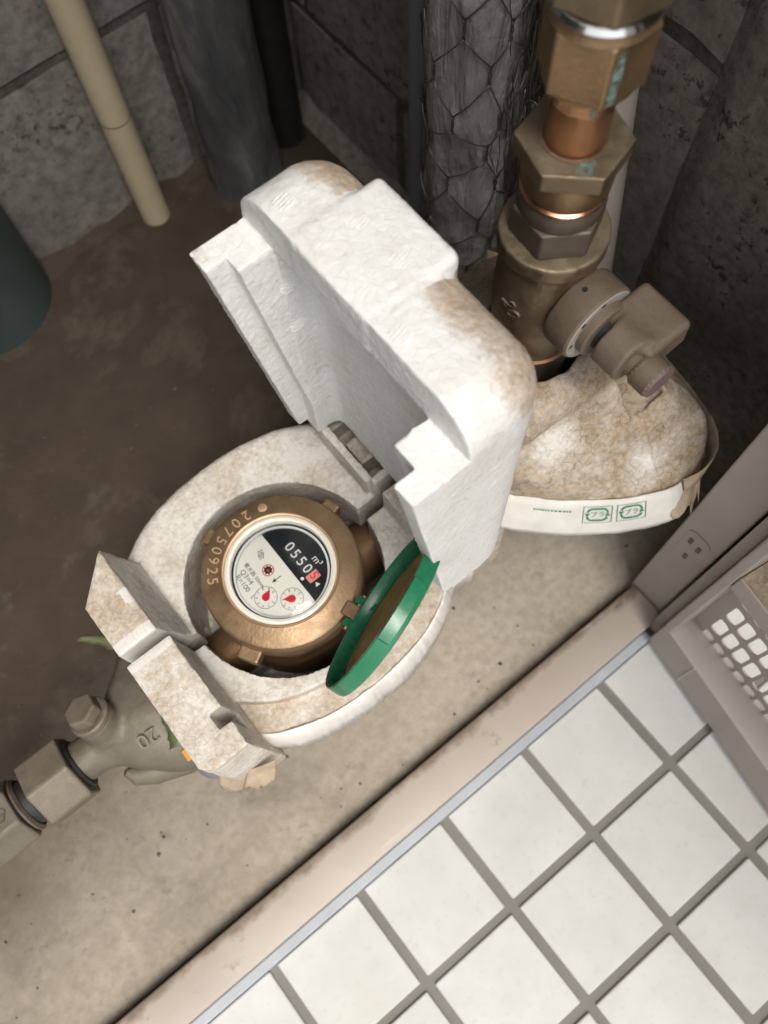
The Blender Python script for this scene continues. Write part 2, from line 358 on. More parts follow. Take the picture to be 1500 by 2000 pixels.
def tube_geo(path, r, n=8, caps=True):
    P = [Vector(p) for p in path]; V = []; F = []
    rr = r if hasattr(r, '__len__') else [r] * len(P)
    prevx = None
    for i, p in enumerate(P):
        t = (P[min(i + 1, len(P) - 1)] - P[max(i - 1, 0)]).normalized()
        x = prevx if prevx is not None else (Vector((1, 0, 0)) if abs(t.x) < 0.8 else Vector((0, 1, 0)))
        x = (x - t * x.dot(t)).normalized(); y = t.cross(x); prevx = x
        for k in range(n):
            a = 2 * math.pi * k / n
            V.append(p + (x * math.cos(a) + y * math.sin(a)) * rr[i])
    for i in range(len(P) - 1):
        for k in range(n):
            k2 = (k + 1) % n
            F.append((i * n + k, i * n + k2, (i + 1) * n + k2, (i + 1) * n + k))
    if caps: F.append(tuple(range(n))[::-1]); F.append(tuple((len(P) - 1) * n + k for k in range(n)))
    return V, F
def join_geo(lst):
    V = []; F = []
    for v, f in lst:
        o = len(V); V += list(v); F += [tuple(i + o for i in q) for q in f]
    return V, F
def tube(name, path, r, mat, parent, n=12): 
    v, f = tube_geo(path, r, n); return mk(name, v, f, mat, parent)
TXT = {}
def text_geo(s, size=1.0, ext=0.0):
    key = (s, ext / size if size else 0)
    c = bpy.data.curves.new('t', 'FONT'); c.body = s; c.size = size; c.extrude = ext
    c.align_x = 'CENTER'; c.align_y = 'CENTER'; c.resolution_u = 3
    o = bpy.data.objects.new('t', c); COL.objects.link(o)
    dg = bpy.context.evaluated_depsgraph_get(); dg.update()
    me = bpy.data.meshes.new_from_object(o.evaluated_get(dg))
    V = [v.co.copy() for v in me.vertices]; F = [tuple(p.vertices) for p in me.polygons]
    bpy.data.objects.remove(o); bpy.data.curves.remove(c); bpy.data.meshes.remove(me)
    return V, F
def xf(geo, m): return [m @ Vector(v) for v in geo[0]], geo[1]

# ------------------------------------------------------------------ signed-distance modelling (numpy surface nets)
def vnoise(X, Y, Z, s, seed=0):
    g = np.random.default_rng(seed).random((32, 32, 32)).astype(np.float32)
    x, y, z = X * s, Y * s, Z * s
    xi, yi, zi = np.floor(x).astype(int), np.floor(y).astype(int), np.floor(z).astype(int)
    fx, fy, fz = x - xi, y - yi, z - zi
    fx, fy, fz = [q * q * (3 - 2 * q) for q in (fx, fy, fz)]
    r = 0
    for a in (0, 1):
        for b in (0, 1):
            for c in (0, 1):
                wgt = (fx if a else 1 - fx) * (fy if b else 1 - fy) * (fz if c else 1 - fz)
                r = r + wgt * g[(xi + a) % 32, (yi + b) % 32, (zi + c) % 32]
    return r - 0.5
def sbox(X, Y, Z, lo, hi, r=0.0):
    c = [(a + b) / 2 for a, b in zip(lo, hi)]; h = [(b - a) / 2 - r for a, b in zip(lo, hi)]
    qx, qy, qz = abs(X - c[0]) - h[0], abs(Y - c[1]) - h[1], abs(Z - c[2]) - h[2]
    return np.sqrt(np.maximum(qx, 0) ** 2 + np.maximum(qy, 0) ** 2 + np.maximum(qz, 0) ** 2) + np.minimum(np.maximum(qx, np.maximum(qy, qz)), 0) - r
def scyl(X, Y, Z, c, axis, r, a, b, rd=0.0):
    """cylinder along axis 0/1/2 from coordinate a to b, rounded by rd"""
    P = [X - c[0], Y - c[1], Z - c[2]]; W = (X, Y, Z)[axis]
    o = [P[i] for i in range(3) if i != axis]
    d = np.sqrt(o[0] ** 2 + o[1] ** 2) - r + rd; h = abs(W - (a + b) / 2) - (b - a) / 2 + rd
    return np.sqrt(np.maximum(d, 0) ** 2 + np.maximum(h, 0) ** 2) + np.minimum(np.maximum(d, h), 0) - rd
def smin(a, b, k):
    h = np.clip(0.5 + 0.5 * (b - a) / k, 0, 1); return b * (1 - h) + a * h - k * h * (1 - h)
def smax(a, b, k): return -smin(-a, -b, k)
def ellip2(X, Y, cx, cy, a, b, p=2.0):
    q = (np.abs((X - cx) / a) ** p + np.abs((Y - cy) / b) ** p) ** (1 / p)
    return (q - 1) * min(a, b)
def nets(fn, lo, hi, h):
    n = [int(math.ceil((b - a) / h)) + 1 for a, b in zip(lo, hi)]
    ax = [lo[i] + h * np.arange(n[i], dtype=np.float32) for i in range(3)]
    X, Y, Z = np.meshgrid(*ax, indexing='ij')
    F = fn(X, Y, Z).astype(np.float32)
    F[0] = F[-1] = 1; F[:, 0] = F[:, -1] = 1; F[:, :, 0] = F[:, :, -1] = 1
    S = F < 0
    cs = [(i, j, k) for i in (0, 1) for j in (0, 1) for k in (0, 1)]
    sl = lambda A, c: A[c[0]:A.shape[0] - 1 + c[0], c[1]:A.shape[1] - 1 + c[1], c[2]:A.shape[2] - 1 + c[2]]
    cnt = sum(sl(S, c).astype(np.int8) for c in cs)
    act = (cnt > 0) & (cnt < 8)
    I = np.argwhere(act); idx = -np.ones(act.shape, dtype=np.int64); idx[act] = np.arange(len(I))
    acc = np.zeros((len(I), 3)); num = np.zeros(len(I))
    for c in cs:
        for a in range(3):
            if c[a]: continue
            d = list(c); d[a] = 1
            f0 = F[I[:, 0] + c[0], I[:, 1] + c[1], I[:, 2] + c[2]]; f1 = F[I[:, 0] + d[0], I[:, 1] + d[1], I[:, 2] + d[2]]
            cr = (f0 < 0) != (f1 < 0)
            t = np.where(cr, f0 / np.where(cr, f0 - f1, 1), 0)
            p = np.tile(np.array(c, float), (len(I), 1)); p[:, a] = t
            acc[cr] += p[cr]; num[cr] += 1
    V = np.array(lo) + h * (I + acc / num[:, None])
    faces = []
    for a in range(3):
        b, c = (a + 1) % 3, (a + 2) % 3
        s0 = [slice(1, -1)] * 3; s1 = [slice(1, -1)] * 3; s0[a] = slice(0, -1); s1[a] = slice(1, None)
        for s in (s0, s1): pass
        A = S[tuple(s0)]; B = S[tuple(s1)]
        for flip, mask in ((False, A & ~B), (True, ~A & B)):
            E = np.argwhere(mask)
            if len(E) == 0: continue
            off = np.array([1, 1, 1]); off[a] = 0; E = E + off
            def cell(db, dc):
                e = E.copy(); e[:, b] += db; e[:, c] += dc; return idx[e[:, 0], e[:, 1], e[:, 2]]
            q = np.stack([cell(-1, -1), cell(0, -1), cell(0, 0), cell(-1, 0)], 1)
            if flip: q = q[:, ::-1]
            faces.append(q)
    return V, np.concatenate(faces)
def sdf_part(name, fn, lo, hi, h, mat, parent, dirt=None, sharp=None):
    V, F = nets(fn, lo, hi, h)
    at = {'dirt': dirt(V[:, 0], V[:, 1], V[:, 2])} if dirt else None
    v = V - np.array(root_of(parent).location)
    me = bpy.data.meshes.new(name)
    me.vertices.add(len(v)); me.vertices.foreach_set('co', v.astype(np.float32).ravel())
    me.loops.add(F.size); me.loops.foreach_set('vertex_index', F.astype(np.int32).ravel())
    me.polygons.add(len(F)); me.polygons.foreach_set('loop_start', np.arange(0, F.size, 4, dtype=np.int32))
    me.update(calc_edges=True); me.validate()
    return finish(name, me, mat, parent, sharp, True, at)


# ================================================================== SETTING
def struct(o): o['kind'] = 'structure'; return o
PITCH, JOINT = 0.075, 0.0068
ground = struct(box('ground', (-60, -120, -0.30), (60, 60, -0.20), 'wall_out'))
tf = struct(box('tile_floor', (-2.4, -2.6, -0.06), (2.4, 0.0745, -0.0030), 'grout'))
tbm = box_bm((-(PITCH - JOINT) / 2, -(PITCH - JOINT) / 2, -0.008), ((PITCH - JOINT) / 2, (PITCH - JOINT) / 2, 0.0), 0.0012, 2)
tme = bpy.data.meshes.new('tile'); tbm.to_mesh(tme); tbm.free(); tme.materials.append(MT['tile'])
tme.polygons.foreach_set('use_smooth', np.ones(len(tme.polygons), dtype=bool)); tme.set_sharp_from_angle(angle=R_(12))
far_v, far_f = [], []
cut = [v.co.copy() for v in tme.vertices]
cut_me = bpy.data.meshes.new('tile_cut')
for i in range(-16, 8):
    for j in range(-10, 2):
        cx, cy = i * PITCH + PITCH / 2, j * PITCH - PITCH / 2 + 0.0006
        near = -9 <= i <= 4 and j >= -6
        if near:
            o = bpy.data.objects.new('tile', tme); COL.objects.link(o); o.parent = tf
            o.location = (cx + random.uniform(-.0004, .0004), cy + random.uniform(-.0004, .0004), random.uniform(-.0004, 0.0002))
            o.rotation_euler = (random.uniform(-.0015, .0015), random.uniform(-.0015, .0015), random.uniform(-.002, .002))
            if j == 1:   # tiles cut short by the sill
                o.location.y = 0.0 + JOINT / 2 + 0.0345; o.scale.y = 0.069 / (PITCH - JOINT)
        elif j < 1:
            v = [(p.x + cx, p.y + cy, p.z) for p in cut]
            far_f += [tuple(k + len(far_v) for k in p.vertices) for p in tme.polygons]; far_v += v
fo = mk('tile_field', far_v, far_f, 'tile', tf); fo['kind'] = 'stuff'

af = struct(box('alcove_floor', (-0.60, 0.1124, -0.06), (0.30, 0.80, 0.0), 'floor'))
# mortar fillet at the foot of the side wall
fil = mk('mortar_fillet', [(0.145, 0.12, -0.002), (0.162, 0.12, 0.018), (0.162, 0.12, -0.002), (0.145, 0.66, -0.002), (0.162, 0.66, 0.018), (0.162, 0.66, -0.002)],
         [(0, 1, 2), (3, 5, 4), (0, 3, 4, 1), (1, 4, 5, 2), (2, 5, 3, 0)], 'block_r', af, None, False)

def dirt_bank():
    r5 = random.Random(9); n = 60; V = []; F = []
    for i in range(n + 1):
        x = -0.60 + 0.76 * i / n; d = 0.010 + 0.010 * abs(math.sin(i * 0.37) + 0.5 * math.sin(i * 0.91)) + r5.uniform(-.002, .002); h = d * 0.75
        for t, u in ((0, 0), (0.35, 0.5), (0.7, 0.82), (1, 1)): V.append((x, 0.652 - d * (1 - t), -0.001 + h * u * u))
    for i in range(n):
        for k in range(3): F.append((i * 4 + k, (i + 1) * 4 + k, (i + 1) * 4 + k + 1, i * 4 + k + 1))
    return V, F
v, f = dirt_bank(); mk('dirt_bank', v, f, 'floor', af, None)
def block_wall(name, label, axis, plane, along, courses, mat, sgn):
    """axis 1: wall facing -y at y=plane; axis 0: wall facing -x at x=plane. courses = [(z0, z1, [joint positions])]"""
    w = thing(name, label, 'wall')
    a0, a1 = along
    if axis == 1: box('mortar_bed', (a0, plane + 0.004, -0.05), (a1, plane + 0.12, 2.1), 'mortar', w)
    else: box('mortar_bed', (plane + 0.004, a0, -0.05), (plane + 0.12, a1, 2.1), 'mortar', w)
    for z0, z1, js in courses:
        ed = [a0] + [j for j in js if a0 < j < a1] + [a1]
        for p, q in zip(ed[:-1], ed[1:]):
            g = 0.0055
            lo, hi = (p + g, z0 + g), (q - g, z1 - g)
            if hi[0] - lo[0] < 0.01: continue
            nx, nz = max(2, int((hi[0] - lo[0]) / 0.02)), max(2, int((hi[1] - lo[1]) / 0.02))
            bm = bmesh.new(); rowsv = []
            ph = random.uniform(0, 50)
            def edge_amp(i, n): return 0.0009 if i in (0, n) else 0
            for jz in range(nz + 1):
                row = []
                for ix in range(nx + 1):
                    u = lo[0] + (hi[0] - lo[0]) * ix / nx; z = lo[1] + (hi[1] - lo[1]) * jz / nz
                    e = edge_amp(ix, nx) + edge_amp(jz, nz)
                    u += random.uniform(-1, 1) * e; z += random.uniform(-1, 1) * e
                    d = random.uniform(-.0006, .0006) + (0.0014 if (ix in (0, nx) or jz in (0, nz)) else 0)
                    row.append((u, z, d))
                rowsv.append(row)
            V = []; F = []
            for row in rowsv:
                for u, z, d in row: V.append((u, plane + d, z) if axis == 1 else (plane + d, u, z))
            n1 = nx + 1
            for jz in range(nz):
                for ix in range(nx): F.append((jz * n1 + ix, jz * n1 + ix + 1, (jz + 1) * n1 + ix + 1, (jz + 1) * n1 + ix))
            ring = [ix for ix in range(n1)] + [jz * n1 + nx for jz in range(1, nz + 1)] + [nz * n1 + ix for ix in range(nx - 1, -1, -1)] + [jz * n1 for jz in range(nz - 1, 0, -1)]
            base = len(V)
            for k in ring:
                v = list(V[k]); v[axis] = plane + 0.02; V.append(tuple(v))
            L = len(ring)
            for k in range(L): F.append((ring[k], base + k, base + (k + 1) % L, ring[(k + 1) % L]))
            mk('block', V, F, mat, w, 50)
    return w
P = 0.2
bc = [(-0.03, 0.170, [-0.35, 0.046])] + [(0.170 + P * k, 0.170 + P * (k + 1), ([-0.55, -0.155, 0.245] if k % 2 == 0 else [-0.35, 0.046])) for k in range(9)]
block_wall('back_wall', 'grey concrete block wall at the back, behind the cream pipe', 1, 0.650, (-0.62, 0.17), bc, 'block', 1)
P2 = 0.212
rc = [(-0.09, 0.117, [0.50])] + [(0.117 + P2 * k, 0.117 + P2 * (k + 1), ([0.42] if k % 2 else [0.62])) for k in range(9)]
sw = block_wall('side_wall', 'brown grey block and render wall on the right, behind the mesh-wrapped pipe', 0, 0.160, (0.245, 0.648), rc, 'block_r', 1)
# rough cement render between the blocks and the door frame
def render_face():
    V = []; F = []; ny, nz = 14, 120
    for k in range(nz + 1):
        for i in range(ny + 1):
            y = 0.120 + (0.2440 - 0.120) * i / ny; z = -0.02 + 2.1 * k / nz
            if i == ny: y += random.uniform(-0.0028, 0.0028)
            V.append((0.1585 + random.uniform(-.0012, .0012) + (0.004 if i == ny else 0), y, z))
    for k in range(nz):
        for i in range(ny): F.append((k * (ny + 1) + i, k * (ny + 1) + i + 1, (k + 1) * (ny + 1) + i + 1, (k + 1) * (ny + 1) + i))
    return V, F
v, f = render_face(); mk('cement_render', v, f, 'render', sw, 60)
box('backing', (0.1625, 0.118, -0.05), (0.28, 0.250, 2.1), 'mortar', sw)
lw = thing('left_wall', 'grey concrete wall closing the pipe space on the left', 'wall'); 
box('wall_face', (-0.66, 0.115, -0.05), (-0.56, 0.77, 2.1), 'block', lw)
ce = struct(box('ceiling', (-0.66, 0.0, 2.08), (0.30, 0.80, 2.2), 'wall_out'))
fw = thing('corridor_wall', 'pale rendered wall on either side of the doorway, with an unseen panel above cutting the light', 'wall')
box('wall_panel', (0.16, 0.085, -0.05), (2.4, 0.20, 2.6), 'wall_out', fw)
box('wall_panel', (-2.4, 0.085, -0.05), (-0.55, 0.20, 2.6), 'wall_out', fw)
box('wall_panel', (-0.549, 0.086, 1.361), (0.159, 0.199, 2.6), 'wall_out', fw)  # unseen panel over the doorway, brought down low to dim the alcove

# ------------------------------------------------------------------ door frame: sill and jambs
dfm = thing('door_frame', 'beige painted steel door frame with a flat sill along the tiles', 'door frame', (0.0, 0.095, 0.0))
bm = box_bm((-0.555, 0.0805, -0.010), (0.066, 0.1105, 0.016), 0.0016, 3)
frombm('sill', bm, 'paint', dfm)
box('seal_strip', (-0.555, 0.0730, -0.010), (0.052, 0.0803, 0.0030), 'seal', dfm, 0.0012)
box('gap_shade_strip', (-0.555, 0.1106, -0.03), (0.066, 0.1123, -0.004), 'black', dfm)  # black strip paints the shade in the open gap behind the sill
j = box('jamb', (0.0662, 0.0835, -0.01), (0.158, 0.1125, 1.36), 'paint_d', dfm, 0.0016, 3)
box('stop_bead', (0.058, 0.0742, -0.009), (0.157, 0.0820, 1.36), 'paint_d', dfm, 0.0012, 2)
box('jamb', (-0.585, 0.0745, -0.01), (-0.5552, 0.1125, 1.36), 'paint_d', dfm, 0.0016, 3)
box('low_lintel', (-0.5551, 0.075, 1.34), (0.0661, 0.112, 1.36), 'paint_d', dfm, 0.0016, 3)  # unseen, its height set low to cut light reaching the back
# oval latch plate stamped in the reveal
lp = thing('latch_plate', 'small stamped latch plate on the right hand jamb', 'latch plate', (0.066, 0.098, 0.13))
def rr_pts(w, h, r, n=6):
    out = []
    for cx, cy, a0 in ((w / 2 - r, h / 2 - r, 0), (-w / 2 + r, h / 2 - r, 90), (-w / 2 + r, -h / 2 + r, 180), (w / 2 - r, -h / 2 + r, 270)):
        for k in range(n + 1):
            a = R_(a0 + 90 * k / n); out.append((cx + r * math.cos(a), cy + r * math.sin(a)))
    return out
def prism_geo(pts, z0, z1):
    n = len(pts); V = [(x, y, z0) for x, y in pts] + [(x, y, z1) for x, y in pts]
    F = [tuple(range(n))[::-1], tuple(range(n, 2 * n))] + [(k, (k + 1) % n, n + (k + 1) % n, n + k) for k in range(n)]
    return V, F
mj = frame((0.0662, 0.098, 0.13), (-1, 0, 0), (0, -1, 0))
v, f = xf(prism_geo(rr_pts(0.017, 0.05, 0.006), -0.0006, 0.0006), mj); mk('plate', v, f, 'paint_d', lp)
for dx, dz in ((0.0035, 0.010), (-0.0035, 0.012), (0.0, -0.010)):
    m2 = mj @ Matrix.Translation((dx, dz, 0)); v, f = xf(prism_geo(rr_pts(0.003, 0.008, 0.0014), 0.0004, 0.0010), m2); mk('slot', v, f, 'brown_metal', lp)

# ------------------------------------------------------------------ vented door, standing open
DH = Vector((0.046, 0.0742, 0.0)); DD = Vector((-0.1498, -0.9887, 0)); DN = Vector((-0.9887, 0.1498, 0))   # hinge, along the door, inner normal
dr = thing('vented_door', 'beige steel door standing open with rows of rounded vent slots', 'door', DH)
DM = Matrix((DD, DN, Vector((0, 0, 1)))).transposed().to_4x4(); DM.translation = DH    # local: x along, y towards the inside, z up
def dbox(name, lo, hi, mat='paint_d', bev=0.0012, par=None): return frombm(name, box_bm(lo, hi, bev, 2), mat, par or dr, 12, DM)
DW, DHT = 0.60, 1.33
dbox('bottom_rail', (0.0, -0.028, 0.013), (DW, 0.0, 0.058))
dbox('hinge_stile', (-0.0002, -0.0282, 0.0582), (0.0065, -0.0002, DHT))
dbox('lock_stile', (DW - 0.02, -0.0282, 0.0582), (DW, -0.0002, DHT))
dbox('weld_seam', (0.0335, -0.001, 0.0130), (0.0350, 0.0006, 0.0575), 'paint', 0.0003)
lg = dbox('stiffener', (0.0066, -0.0279, 0.181), (DW - 0.021, 0.0002, 0.200))
dbox('dust_layer', (0.0070, -0.0275, 0.2002), (DW - 0.022, -0.0006, 0.2010), 'dusty', 0.0003, lg)
dbox('skin', (0.0066, -0.0278, 0.2012), (DW - 0.021, -0.0235, DHT))
def vent_plate():
    geo = []; pw, ph = 0.0108, 0.0300; x0, z0 = 0.0155, 0.0405
    x1, z1 = x0, z0; V = []; F = []
    def quad(a, b, c, d): 
        n = len(V); V.extend([a, b, c, d]); F.append((n, n + 1, n + 2, n + 3))
    cols, rows = 52, 4
    th = 0.0012
    for i in range(cols):
        for k in range(rows):
            cx, cz = x0 + pw * (i + .5), z0 + ph * (k + .5)
            hole = rr_pts(0.0084, 0.0235, 0.0030, 4); n = len(hole)
            outer = []
            for (hx, hz) in hole:
                s = max(abs(hx) / (pw / 2), abs(hz) / (ph / 2)) if False else None
                # radial projection to the cell rectangle
                sx = (pw / 2) / abs(hx) if abs(hx) > 1e-9 else 1e9; sz = (ph / 2) / abs(hz) if abs(hz) > 1e-9 else 1e9
                q = min(sx, sz); outer.append((hx * q, hz * q))
            # corner cells: snap the middle of each corner arc to the rectangle corner
            for c in range(4):
                kk = c * 5 + 2; sx = 1 if c in (0, 3) else -1; sz = 1 if c in (0, 1) else -1
                outer[kk] = (sx * pw / 2, sz * ph / 2)
            b = len(V)
            for yy in (0.0, -th):
                V.extend([(cx + hx, -0.0200 + yy, cz + hz) for hx, hz in hole]); V.extend([(cx + ox, -0.0200 + yy, cz + oz) for ox, oz in outer])
            for q in range(n):
                q2 = (q + 1) % n
                F.append((b + q, b + q2, b + n + q2, b + n + q)); F.append((b + 2 * n + q, b + 3 * n + q, b + 3 * n + q2, b + 2 * n + q2))
                F.append((b + q2, b + q, b + 2 * n + q, b + 2 * n + q2))
    X1, Z1 = x0 + pw * cols, z0 + ph * rows
    for (a, b2, c, d) in ((0.0066, 0.030, X1, z0), (0.0066, Z1, DW - 0.021, 0.1808), (0.0066, z0, x0, Z1), (X1, 0.030, DW - 0.021, Z1)):
        for yy in (0.0, -th): quad((a, -0.02 + yy, b2), (c, -0.02 + yy, b2), (c, -0.02 + yy, d), (a, -0.02 + yy, d))
    return V, F
v, f = xf(vent_plate(), DM); mk('vent_plate', v, f, 'paint_d', dr, 30)

# ================================================================== PIPES STANDING IN THE PIPE SPACE
def vpipe(name, label, base, top, r, mat, part='pipe', n=40):
    t = thing(name, label, 'pipe', base); tube(part, [base, [(a + b) / 2 for a, b in zip(base, top)], top], r, mat, t, n); return t
cp = vpipe('cream_pipe', 'slim cream plastic pipe rising in front of the grey block wall', (-0.0175, 0.633, -0.01), (-0.020, 0.634, 2.08), 0.0128, 'pvc_cream')
lathe('joint_line', [(0.0127, 0), (0.01305, 0.0002), (0.01305, 0.0010), (0.0127, 0.0012)], 'brown_metal', cp, Matrix.Translation((-0.0178, 0.6331, 0.118)), 40)
gp = vpipe('green_pipe', 'thick dark teal plastic pipe at the left edge', (-0.1830, 0.6520, -0.01), (-0.195, 0.660, 2.08), 0.0560, 'pvc_green', 'pipe', 64)
dp = thing('lagged_pipe', 'thick dark grey lagged pipe in the back corner', 'pipe', (0.077, 0.612, 0.0))
def lag_geo(cx, cy, r0, z1, seed, amp, nth=64, nz=150, taper=0.0):
    V = []; F = []
    th = np.linspace(0, 2 * np.pi, nth, endpoint=False); zz = np.linspace(-0.005, z1, nz)
    TH, ZZ = np.meshgrid(th, zz)
    nx = np.cos(TH); ny = np.sin(TH)
    d = vnoise(nx * .06 + 1, ny * .06 + 1, ZZ + 1, 28, seed) * amp + vnoise(nx * .06 + 2, ny * .06 + 2, ZZ * .5 + 2, 90, seed + 1) * amp * 0.5
    Rr = r0 + d + taper * np.clip(1 - ZZ / 0.05, 0, 1)
    V = np.stack([cx + Rr * nx, cy + Rr * ny, ZZ], -1).reshape(-1, 3)
    for k in range(nz - 1):
        for i in range(nth):
            i2 = (i + 1) % nth; F.append((k * nth + i, k * nth + i2, (k + 1) * nth + i2, (k + 1) * nth + i))
    return V, F
v, f = lag_geo(0.073, 0.614, 0.031, 2.08, 5, 0.005, 64, 200, 0.002); mk('lagging', v, f, 'lag', dp, None)
bp = vpipe('gap_shade_upright', 'black upright standing in for the shadowed gap beside the grey lagged pipe', (0.127, 0.628, -0.01), (0.127, 0.628, 2.08), 0.017, 'black')  # added black column painting the shade in the gap by the lagging
bl = vpipe('blue_grey_pipe', 'narrow blue grey conduit beside the mesh-wrapped pipe', (0.108, 0.405, -0.01), (0.1085, 0.406, 2.08), 0.0105, 'pvc_blue')
lathe('coupling', [(0.0106, 0), (0.0122, 0.001), (0.0122, 0.024), (0.0106, 0.025)], 'pvc_blue', bl, Matrix.Translation((0.108, 0.405, 0.052)), 32)
pp = vpipe('pale_pipe', 'pale beige plastic pipe behind the brass valve', (0.1200, 0.2330, -0.01), (0.1190, 0.3230, 0.62), 0.0140, 'pvc_pale')

# ---- insulated pipe wrapped in film and chicken wire
MX, MY, MR = 0.0925, 0.347, 0.0250
mp = thing('mesh_wrapped_pipe', 'grey film insulated pipe bound in hexagonal chicken wire', 'pipe', (MX, MY, 0.0))
v, f = lag_geo(MX, MY, MR, 1.2, 21, 0.0055, 72, 320); mk('insulation', v, f, 'film', mp, None)
def mesh_pt(a, z, off=0.0):
    rr = MR + 0.0028 + off
    return Vector((MX + rr * math.cos(a), MY + rr * math.sin(a), z))
NC = 6; cw = 2 * math.pi / NC; ch = 0.0270
wires = []; rnd = random.Random(5)
jit = {}
def node(i, k):
    key = (i % (2 * NC), k)
    if key not in jit: jit[key] = (rnd.uniform(-.20, .20), rnd.uniform(-.0050, .0050))
    ja, jz = jit[key]
    return (i * cw / 2 + ja, 0.10 + k * ch + jz)
for k in range(0, 17):
    for i in range(2 * NC):
        if (i + k) % 2: continue
        # hexagons: node (i,k) has vertical twist up and slanted wires
        a0, z0 = node(i, k); zt = z0 + ch * 0.40
        # twisted vertical pair
        for s in (0, 1):
            pth = []
            for q in range(7):
                t = q / 6; tw = math.pi * 2 * t + s * math.pi
                pth.append(mesh_pt(a0 + 0.022 * math.cos(tw), z0 + (zt - z0) * t, 0.0004 * math.sin(tw)))
            wires.append(tube_geo(pth, 0.00040, 6))
        for di in (-1, 1):
            a1, z1 = node(i + di, k + 1)
            pth = [mesh_pt(a0 + (a1 - a0) * q / 4, zt + (z1 - zt) * q / 4, 0.0006 * math.sin(math.pi * q / 4)) for q in range(5)]
            wires.append(tube_geo(pth, 0.00040, 6))
v, f = join_geo(wires); wm = mk('wire_mesh', v, f, 'wire', mp, None); wm['kind'] = 'stuff'
tang = []
for q in range(150):
    a = R_(-62) + rnd.gauss(0, 0.36); z = rnd.uniform(0.16, 0.46); L = rnd.uniform(0.03, 0.10); p = []
    aa = a; off = rnd.uniform(0.0, 0.006)
    for s in range(9):
        aa += rnd.gauss(0, 0.045); off = max(0, off + rnd.gauss(0, 0.0010)); p.append(mesh_pt(aa, z + L * s / 8 + rnd.gauss(0, 0.0006), off))
    tang.append(tube_geo(p, 0.00032, 4))
for q in range(5):
    a = R_(-55) + rnd.gauss(0, 0.2); z = rnd.uniform(0.27, 0.40); c = mesh_pt(a, z, 0.004); p = []
    for s in range(11):
        t = 2 * math.pi * s / 10 * 0.85; p.append(c + Vector((math.cos(R_(-38)), math.sin(R_(-38)), 0)) * (0.006 * math.sin(t)) + Vector((0.004 * math.cos(t + q), 0.004 * math.cos(t + q), 0.006 * (1 - math.cos(t)))))
    tang.append(tube_geo(p, 0.00036, 5))
v, f = join_geo(tang); tb = mk('tangled_wire_ends', v, f, 'wire', mp, None); tb['kind'] = 'stuff'

# ================================================================== RISER AND BALL VALVE
AX, AY = 0.023, 0.222
def at(z): return Matrix.Translation((AX, AY, z))
def atr(z, deg): return Matrix.Translation((AX, AY, z)) @ Matrix.Rotation(R_(deg), 4, 'Z')
rs = thing('copper_riser', 'copper pipe stub with brass hexagon nuts rising above the ball valve', 'pipe fitting', (AX, AY, 0.385))
lathe('gasket', [(0.0150, 0), (0.0172, 0.0003), (0.0174, 0.0016), (0.0165, 0.0021), (0.0168, 0.0030), (0.0140, 0.0034)], 'copper_b', rs, at(0.3838), 56)
lathe('collar', [(0.0135, 0), (0.0168, 0.0004), (0.0176, 0.0016), (0.0182, 0.0125), (0.0176, 0.0135), (0.012, 0.0136)], 'brass_b', rs, at(0.3872), 56)
nut = frombm('hex_nut', ngon_bm(6, 0.0378, 0.0085, 0.0007), 'brass', rs, 12, atr(0.4005, 45))
lathe('nut_bore', [(0.0118, 0.0), (0.0128, 0.00005), (0.0129, 0.0005), (0.0118, 0.0006)], 'brass_b', rs, at(0.4090), 48)
cu = lathe('copper_tube', [(0.0110, 0), (0.0112, 0.0008), (0.0112, 0.0190), (0.0116, 0.0198), (0.0116, 0.0204), (0.0111, 0.0212), (0.0111, 0.034)], 'copper', rs, at(0.4085), 56)
un = lathe('upper_nut_seat', [(0.0110, 0), (0.0150, 0.0003), (0.0160, 0.0012), (0.0160, 0.004)], 'brass_b', rs, at(0.4362), 56)
frombm('upper_nut', ngon_bm(6, 0.0325, 0.0235, 0.0010), 'brass_b', rs, 12, atr(0.4388, 27))
lathe('chamfer_ring', [(0.0165, 0), (0.0178, 0.0004), (0.0165, 0.0035), (0.0150, 0.0040)], 'brass_b', rs, at(0.4622), 56)
lathe('chrome_ring', [(0.0140, 0), (0.0172, 0.0006), (0.0178, 0.0018), (0.0168, 0.0034), (0.0172, 0.0048), (0.0150, 0.0054)], 'chrome', rs, at(0.4648), 64)
frombm('top_nut', ngon_bm(6, 0.0350, 0.030, 0.0012), 'brass', rs, 12, atr(0.4702, 20))
lathe('riser_tube', [(0.0112, 0), (0.0112, 1.6)], 'copper', rs, at(0.5000), 40)
# verdigris run down the front edge
def streak(pts, wid, off):
    """pts: list of (angle deg, radius, z); ribbon hugging a surface of revolution"""
    V = []; F = []
    for k, (a, r, z, wd) in enumerate(pts):
        for s in (-1, -0.4, 0.3, 1):
            aa = R_(a) + s * wd / r / 2; V.append((AX + r * math.cos(aa), AY + r * math.sin(aa), z))
    for k in range(len(pts) - 1):
        for s in range(3): F.append((k * 4 + s, k * 4 + s + 1, k * 4 + 5 + s, k * 4 + 4 + s))
    return V, F
HXR = 0.0325 / 2 / math.cos(math.pi / 6)
def hexr(a, rot):   # radius of the hexagon surface at angle a
    q = (a - rot) % 60 - 30 if False else ((a - rot) % 60) - 30
    return 0.0325 / 2 / math.cos(R_(((a - rot + 0) % 60) - 30 + (0))) if False else None
FA = math.degrees(math.atan2(CAM_C[1] - AY, CAM_C[0] - AX))   # towards the camera
vg = []
af2 = 0.0325 / 2 + 0.0002; nrm_ang = [27 + 60 * k for k in range(6)]
fa = min([a - 360 if a > 180 else a for a in nrm_ang], key=lambda a: abs((a - (FA + 33) + 180) % 360 - 180))
